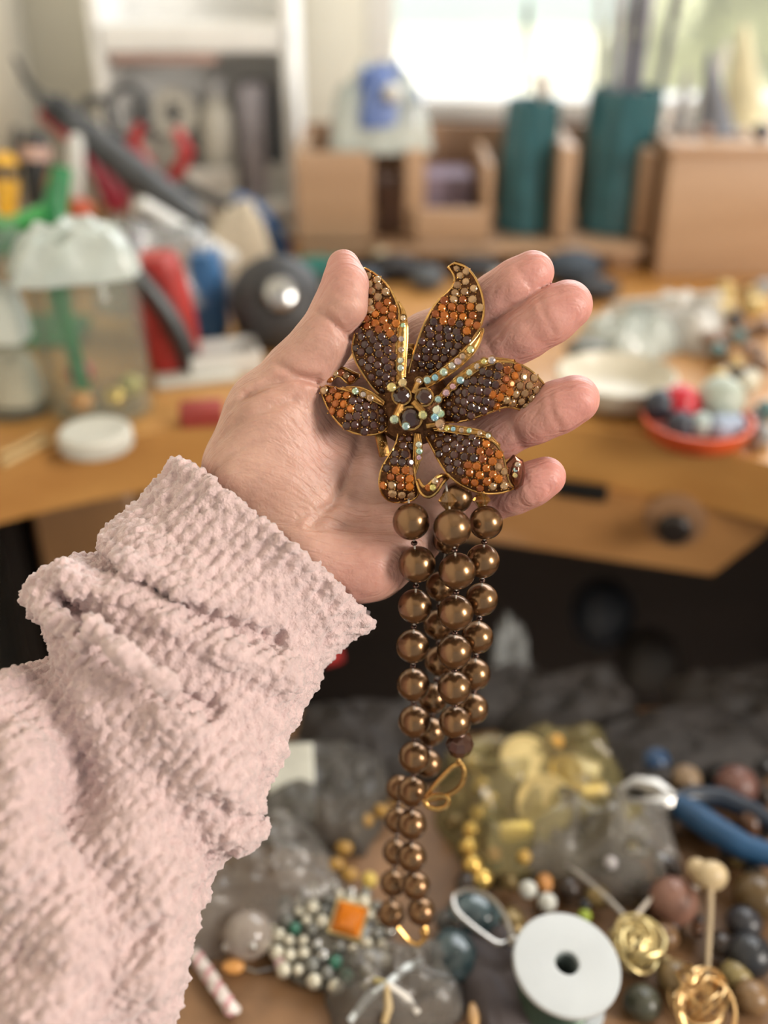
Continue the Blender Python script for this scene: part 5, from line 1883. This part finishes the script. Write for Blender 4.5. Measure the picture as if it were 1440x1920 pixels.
# coils of gold wire
def coil(px, py, rad, h, m, label, seed):
    r_ = random.Random(seed)
    c = PZ(px, py, TZ + h * .45)
    mb = MB()
    for k in range(11):
        ax = Vector((r_.uniform(-1, 1), r_.uniform(-1, 1), r_.uniform(.2, 1.2))).normalized()
        a = ax.orthogonal().normalized()
        b = ax.cross(a)
        o = Vector((r_.uniform(-.3, .3), r_.uniform(-.3, .3), r_.uniform(-.3, .3))) * rad
        R_ = rad * r_.uniform(.55, .95)
        mb.tube([c + o + (a * math.cos(t) + b * math.sin(t) * r_.uniform(.97, 1.03)) * R_ + ax * .0006 * t for t in [i * 2 * math.pi / 26 for i in range(39)]], r_.uniform(.0005, .0009), 6)
    return one('wire_coil', mb, m, label, 'wire coil', 'tangled coils of gold wire')


coil(1195, 1780, .0130, .026, gold_p, 'tangled coil of pale gold wire beside the spool', 3)
coil(1315, 1885, .0150, .024, cm('rose_gold', (0.74, 0.50, 0.24), .28, metal=.95, var=.15), 'tangled coil of gold wire in the tray corner', 8)
# cream drop on a stick
root = thing('drop_pin', 'cream teardrop bead on a long thin stick', 'head pin', PZ(1330, 1730, TZ))
p = PZ(1332, 1642, TZ + .030)
MB().ball(p, .0088, 20, 14, (1.0, .85, .9)).build('teardrop', cm('cream_drop', (0.56, 0.43, 0.25), .4), root)
MB().ball(p + Vector((-.006, .004, .001)), .0052, 14, 10).build('teardrop_lobe', cm('cream_drop', (0.56, 0.43, 0.25), .4), root)
MB().tube([p, PZ(1333, 1700, TZ + .028), PZ(1326, 1830, TZ + .020)], [.0020, .0014, .0013], 10).build('stick', cm('stick_tan', (0.42, 0.32, 0.20), .4), root)
# white cords
one('cord', MB().tube([PZ(x, y, TZ + .016) for x, y in ((1190, 1720), (1215, 1690), (1240, 1668), (1275, 1657), (1310, 1668))], .0012, 7), cm('cord_white', (0.55, 0.48, 0.40), .6), 'thin pale cord arching towards the cream drop', 'cord')
one('cord', MB().tube([PZ(x, y, TZ + .014) for x, y in ((1060, 1620), (1100, 1650), (1140, 1685), (1175, 1722))], .0014, 7), cm('cord_grey', (0.36, 0.33, 0.29), .6), 'grey cord running from the clear bag to the gold coil', 'cord')
lp_ = [(850, 1680), (868, 1668), (900, 1672), (930, 1690), (948, 1720), (962, 1758), (940, 1775), (905, 1752), (875, 1728), (852, 1706)]
root = thing('silver_hoop', 'oval silver hoop lying over the blue-grey stone', 'hoop', PZ(900, 1720, TZ))
MB().tube([PZ(x, y, TZ + .018) for x, y in smooth_poly(lp_ + lp_[:1], 40)[:-1]], .0013, 8, closed=True).build('hoop_wire', silver, root)
for x, y in ((962, 1765), (978, 1778)):
    MB().ball(PZ(x, y, TZ + .018), .0034, 10, 8).build('end_bead', silver, root)
bead('stone', 888, 1712, 48, TZ, cm('blue_grey_gem', (0.06, 0.10, 0.115), .15, coat=.6, var=.5), 'dark blue-grey glassy stone under the silver hoop', 'stone', None, (1.1, 1, .7), hole=False)
bead('stone', 850, 1790, 52, TZ, cm('teal_grey_gem', (0.05, 0.085, 0.095), .2, coat=.5, var=.5), 'teal-grey glassy stone between the pearls and the spool', 'stone', None, (.9, 1.1, .6), hole=False)
bead('loose_bead', 990, 1668, 17, TZ + .012, cm('seed_white', (0.55, 0.55, 0.50), .25), 'small white bead further from the spool', 'bead')
bead('loose_bead', 1026, 1692, 18, TZ + .010, cm('seed_white', (0.55, 0.55, 0.50), .25), 'small white bead closest to the spool', 'bead')
bead('loose_bead', 1022, 1655, 16, TZ + .006, cm('copper_orange', (0.50, 0.22, 0.06), .3), 'copper-orange bead behind the two white beads', 'bead', None, (1, 1.3, .8))
bead('loose_bead', 1096, 1718, 13, TZ + .012, cm('lime', (0.28, 0.36, 0.03), .35), 'small lime green bead above the spool')
bead('loose_bead', 1262, 1690, 46, TZ, cm('dusty_rose', (0.24, 0.12, 0.085), .45), 'large dusty rose bead beside the cream drop')
bead('loose_bead', 1238, 1610, 11, TZ + .02, cm('pearl_grey', (0.40, 0.42, 0.45), .25), 'small pearl-grey bead above the dusty rose one')
bead('loose_bead', 1186, 1590, 12, TZ + .02, cm('straw', (0.50, 0.42, 0.24), .3), 'small straw-coloured bead above the cord')
bead('loose_bead', 1145, 1618, 13, TZ + .02, cm('smoke_pearl', (0.45, 0.42, 0.42), .25), 'small smoky bead on the clear bag')
bead('loose_bead', 1380, 1475, 40, TZ, cm('plum_brown', (0.16, 0.075, 0.06), .4), 'large plum-brown bead at the back of the tray')
bead('loose_bead', 1285, 1462, 30, TZ + .006, cm('tan_stone', (0.25, 0.17, 0.10), .4), 'tan bead behind the pliers', 'bead', None, (1, 1, .9))
for px, py, r, c, lb in ((1420, 1680, 46, (0.10, 0.06, 0.02), 'large dark amber bead at the tray edge'), (1405, 1790, 44, (0.022, 0.024, 0.028), 'large black bead at the tray edge'),
                         (1395, 1730, 34, (0.030, 0.030, 0.036), 'black bead above the largest black one'), (1245, 1755, 28, (0.20, 0.11, 0.05), 'brown bead below the dusty rose one'),
                         (1265, 1832, 34, (0.24, 0.16, 0.07), 'olive-brown bead between the two wire coils'), (1410, 1870, 34, (0.22, 0.13, 0.06), 'brown bead right of the corner coil'),
                         (1205, 1880, 36, (0.06, 0.06, 0.04), 'dark olive bead right of the spool'), (1250, 1805, 13, (0.60, 0.46, 0.22), 'small gold bead beside the pale gold coil'),
                         (1380, 1828, 30, (0.26, 0.20, 0.08), 'olive-gold bead above the corner coil')):
    bead('loose_bead', px, py, r, TZ, cm('tray_bead_%d' % px, c, .35), lb, 'bead', None, (1, 1, .85))
# dark jumble filling the back of the tray
tray_marks = [('blue pliers handle', 1370, 1570), ('pliers tip', 1165, 1490), ('ribbed gold disc', 1022, 1508), ('yellow gold block', 1112, 1490), ('gold bead string', 885, 1560),
              ('bright yellow block', 966, 1558), ('dusty rose bead', 1262, 1690), ('cream teardrop', 1332, 1642), ('white-flanged spool', 1063, 1760), ('silver hoop', 900, 1720),
              ('plum-brown bead', 1380, 1475), ('two white beads', 1008, 1680), ('dark amber bead', 1420, 1680), ('lime green bead', 1096, 1718), ('deep blue bead', 1228, 1425),
              ('gold clasp ring', 845, 1460), ('pale gold coil', 1195, 1780), ('orange-gold bead', 1040, 1392), ('grey cord', 1120, 1668)]
seen_labels = {}
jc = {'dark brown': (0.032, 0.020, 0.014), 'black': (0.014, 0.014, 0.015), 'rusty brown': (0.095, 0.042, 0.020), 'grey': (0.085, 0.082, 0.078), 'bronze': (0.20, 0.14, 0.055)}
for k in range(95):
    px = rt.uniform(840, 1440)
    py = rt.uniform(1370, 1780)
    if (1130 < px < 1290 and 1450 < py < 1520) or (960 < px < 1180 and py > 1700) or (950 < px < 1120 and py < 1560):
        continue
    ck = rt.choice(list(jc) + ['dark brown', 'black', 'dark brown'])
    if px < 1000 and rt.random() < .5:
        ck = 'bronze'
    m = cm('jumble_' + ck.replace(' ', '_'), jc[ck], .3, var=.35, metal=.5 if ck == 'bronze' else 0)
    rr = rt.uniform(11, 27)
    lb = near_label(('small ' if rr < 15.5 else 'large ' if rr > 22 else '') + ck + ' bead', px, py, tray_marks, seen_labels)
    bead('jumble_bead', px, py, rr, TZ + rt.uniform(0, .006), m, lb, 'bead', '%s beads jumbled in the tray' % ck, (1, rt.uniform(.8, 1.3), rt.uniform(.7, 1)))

# --- left part of the tray: orange-stoned brooch, glass bead, cord
c = PZ(618, 1768, TZ)
root = thing('cluster_brooch', 'silver bead cluster brooch with one square orange stone', 'brooch', c)
MB().lathe(c, [(.026, .000), (.029, .003), (.022, .007), (.010, .010), (0, .010)], 28).build('backing', cm('tarnished', (0.14, 0.13, 0.11), .4, metal=.6), root)
sil_m = [cm('cluster_pale', (0.60, 0.56, 0.44), .3, metal=.35), cm('cluster_silver', (0.52, 0.52, 0.50), .2, metal=.8), cm('cluster_dark', (0.20, 0.20, 0.18), .3, metal=.4)]
_mb = MB().ball((0, 0, 0), 1.0, 12, 8)
cl_me = [mesh_data('cluster_bead', _mb.v, _mb.f, m) for m in sil_m]
gr_me = mesh_data('green_chip', _mb.v, _mb.f, cm('green_chip', (0.04, 0.20, 0.13), .2, coat=.5))
for k in range(62):
    a = k * 2.39996
    r = .0325 * math.sqrt((k + .5) / 62)
    x, y = r * math.cos(a), r * math.sin(a) * .95
    if abs(x - .010) < .0095 and abs(y - .003) < .0095:
        continue
    place('cluster_bead', gr_me if k in (17, 23, 44) else cl_me[rt.choice((0, 0, 1, 2))], c + Vector((x, y, .012 - .006 * (r / .033) ** 2)), root, None, rt.uniform(.0026, .0042))
st = c + Vector((.010, .003, .014))
qt = Vector((0, -.55, 1)).normalized().to_track_quat('Z', 'Y') @ Quaternion((0, 0, 1), .5)
MB().lathe(st, [(.0080, -.004), (.0108, .0), (.0104, .002), (.0065, .0052), (0, .0056)], 4, qt).build('orange_stone', cm('orange_gem', (0.60, 0.17, 0.012), .12, coat=.6), root, smooth=False)
MB().tube([st + qt @ Vector((.0112 * math.cos(t), .0112 * math.sin(t), .0005)) for t in [k * math.pi / 2 for k in range(4)]], .0013, 8, closed=True).build('stone_frame', gold_p, root)
root = thing('glass_bead', 'clear glass bead with silver ends beside the sleeve', 'bead', PZ(462, 1755, TZ))
gp = PZ(465, 1752, TZ + .012)
MB().ball(gp, .0125, 24, 16, (1, 1, .95)).build('glass_ball', cm('clear_glass', (0.50, 0.42, 0.36), .05, clear=.45, coat=.8), root)
for dx, dy, dz in ((-.010, -.006, -.002), (.0035, -.010, .004)):
    MB().ball(gp + Vector((dx, dy, dz)), .0028, 10, 7).build('silver_end', silver, root)
bead('loose_bead', 437, 1813, 17, TZ, cm('peach_orange', (0.70, 0.34, 0.10), .35), 'peach-orange bead on the leather below the glass bead', 'bead', None, (1.3, .8, .8))
one('cord', MB().tube([PZ(x, y, TZ + .002) for x, y in ((455, 1812), (480, 1822), (510, 1815), (535, 1800))], .0008, 6), silver, 'thin silver wire from the peach-orange bead', 'wire')
bead('loose_bead', 528, 1802, 14, TZ + .002, cm('pale_pink', (0.66, 0.46, 0.46), .35), 'pale pink drop at the edge of the cluster brooch', 'bead', None, (1, 1.6, .9))
# twisted pink and white cord
a, b = PZ(362, 1785, TZ + .004), PZ(438, 1898, TZ + .004)
root = thing('twisted_cord', 'pink and white twisted cord poking out from under the sleeve', 'cord', a)
dr = (b - a)
o1 = dr.normalized().orthogonal().normalized()
o2 = dr.normalized().cross(o1)
for k, (m, nm) in enumerate(((cm('cord_red', (0.60, 0.33, 0.34), .6), 'pink_ply'), (cm('cord_cream', (0.74, 0.66, 0.62), .6), 'white_ply'), (cm('cord_cream', (0.74, 0.66, 0.62), .6), 'white_ply'))):
    MB().tube([a + dr * t + (o1 * math.cos(t * 26 + k * 2.09) + o2 * math.sin(t * 26 + k * 2.09)) * .0017 for t in [i / 60 for i in range(61)]], [.0019 * (1 + .22 * math.sin(i * 1.9 + k)) for i in range(61)], 8).build(nm, m, root)
# white bits on the grey bag
root = thing('bow', 'knotted clear ribbon with a cream tip on the grey bag', 'ribbon', PZ(730, 1860, TZ))
kn = PZ(725, 1845, TZ + .021)
for pts, m in (([(725, 1845), (690, 1870), (655, 1915)], 'ribbon_clear'), ([(725, 1845), (760, 1870), (785, 1900)], 'ribbon_white'), ([(725, 1845), (700, 1838), (680, 1850)], 'ribbon_yellow'), ([(735, 1860), (728, 1890), (720, 1920)], 'ribbon_tan'), ([(725, 1845), (760, 1815), (790, 1800)], 'ribbon_clear')):
    cc = {'ribbon_clear': (0.62, 0.66, 0.66), 'ribbon_white': (0.74, 0.70, 0.64), 'ribbon_yellow': (0.62, 0.52, 0.24), 'ribbon_tan': (0.52, 0.38, 0.18)}[m]
    MB().tube([kn] + [PZ(x, y, TZ + .020 - .004 * i) for i, (x, y) in enumerate(pts) if i], [.0016, .0022, .0016], 8).build('ribbon_tail', cm(m, cc, .3), root)
one('red_scrap', MB().box(PZ(622, 1238, TZ) + Vector((0, 0, .004)), (.014, .010, .008), rz=.4, bev=.001), cm('scrap_red', (0.42, 0.03, 0.03), .5), 'small red scrap peeping out behind the cuff', 'scrap')
bead('loose_bead', 888, 1905, 16, TZ + .002, cm('tan_tip', (0.60, 0.36, 0.16), .4), 'tan oval bead left of the spool', 'bead', None, (.7, 1.8, .7))
crumple('dark_cloth', PZ(930, 1830, TZ), .022, .034, .014, cm('plum_cloth', (0.075, 0.06, 0.06), .8), 'dark plum cloth lying left of the spool', 'cloth', 71, .3)
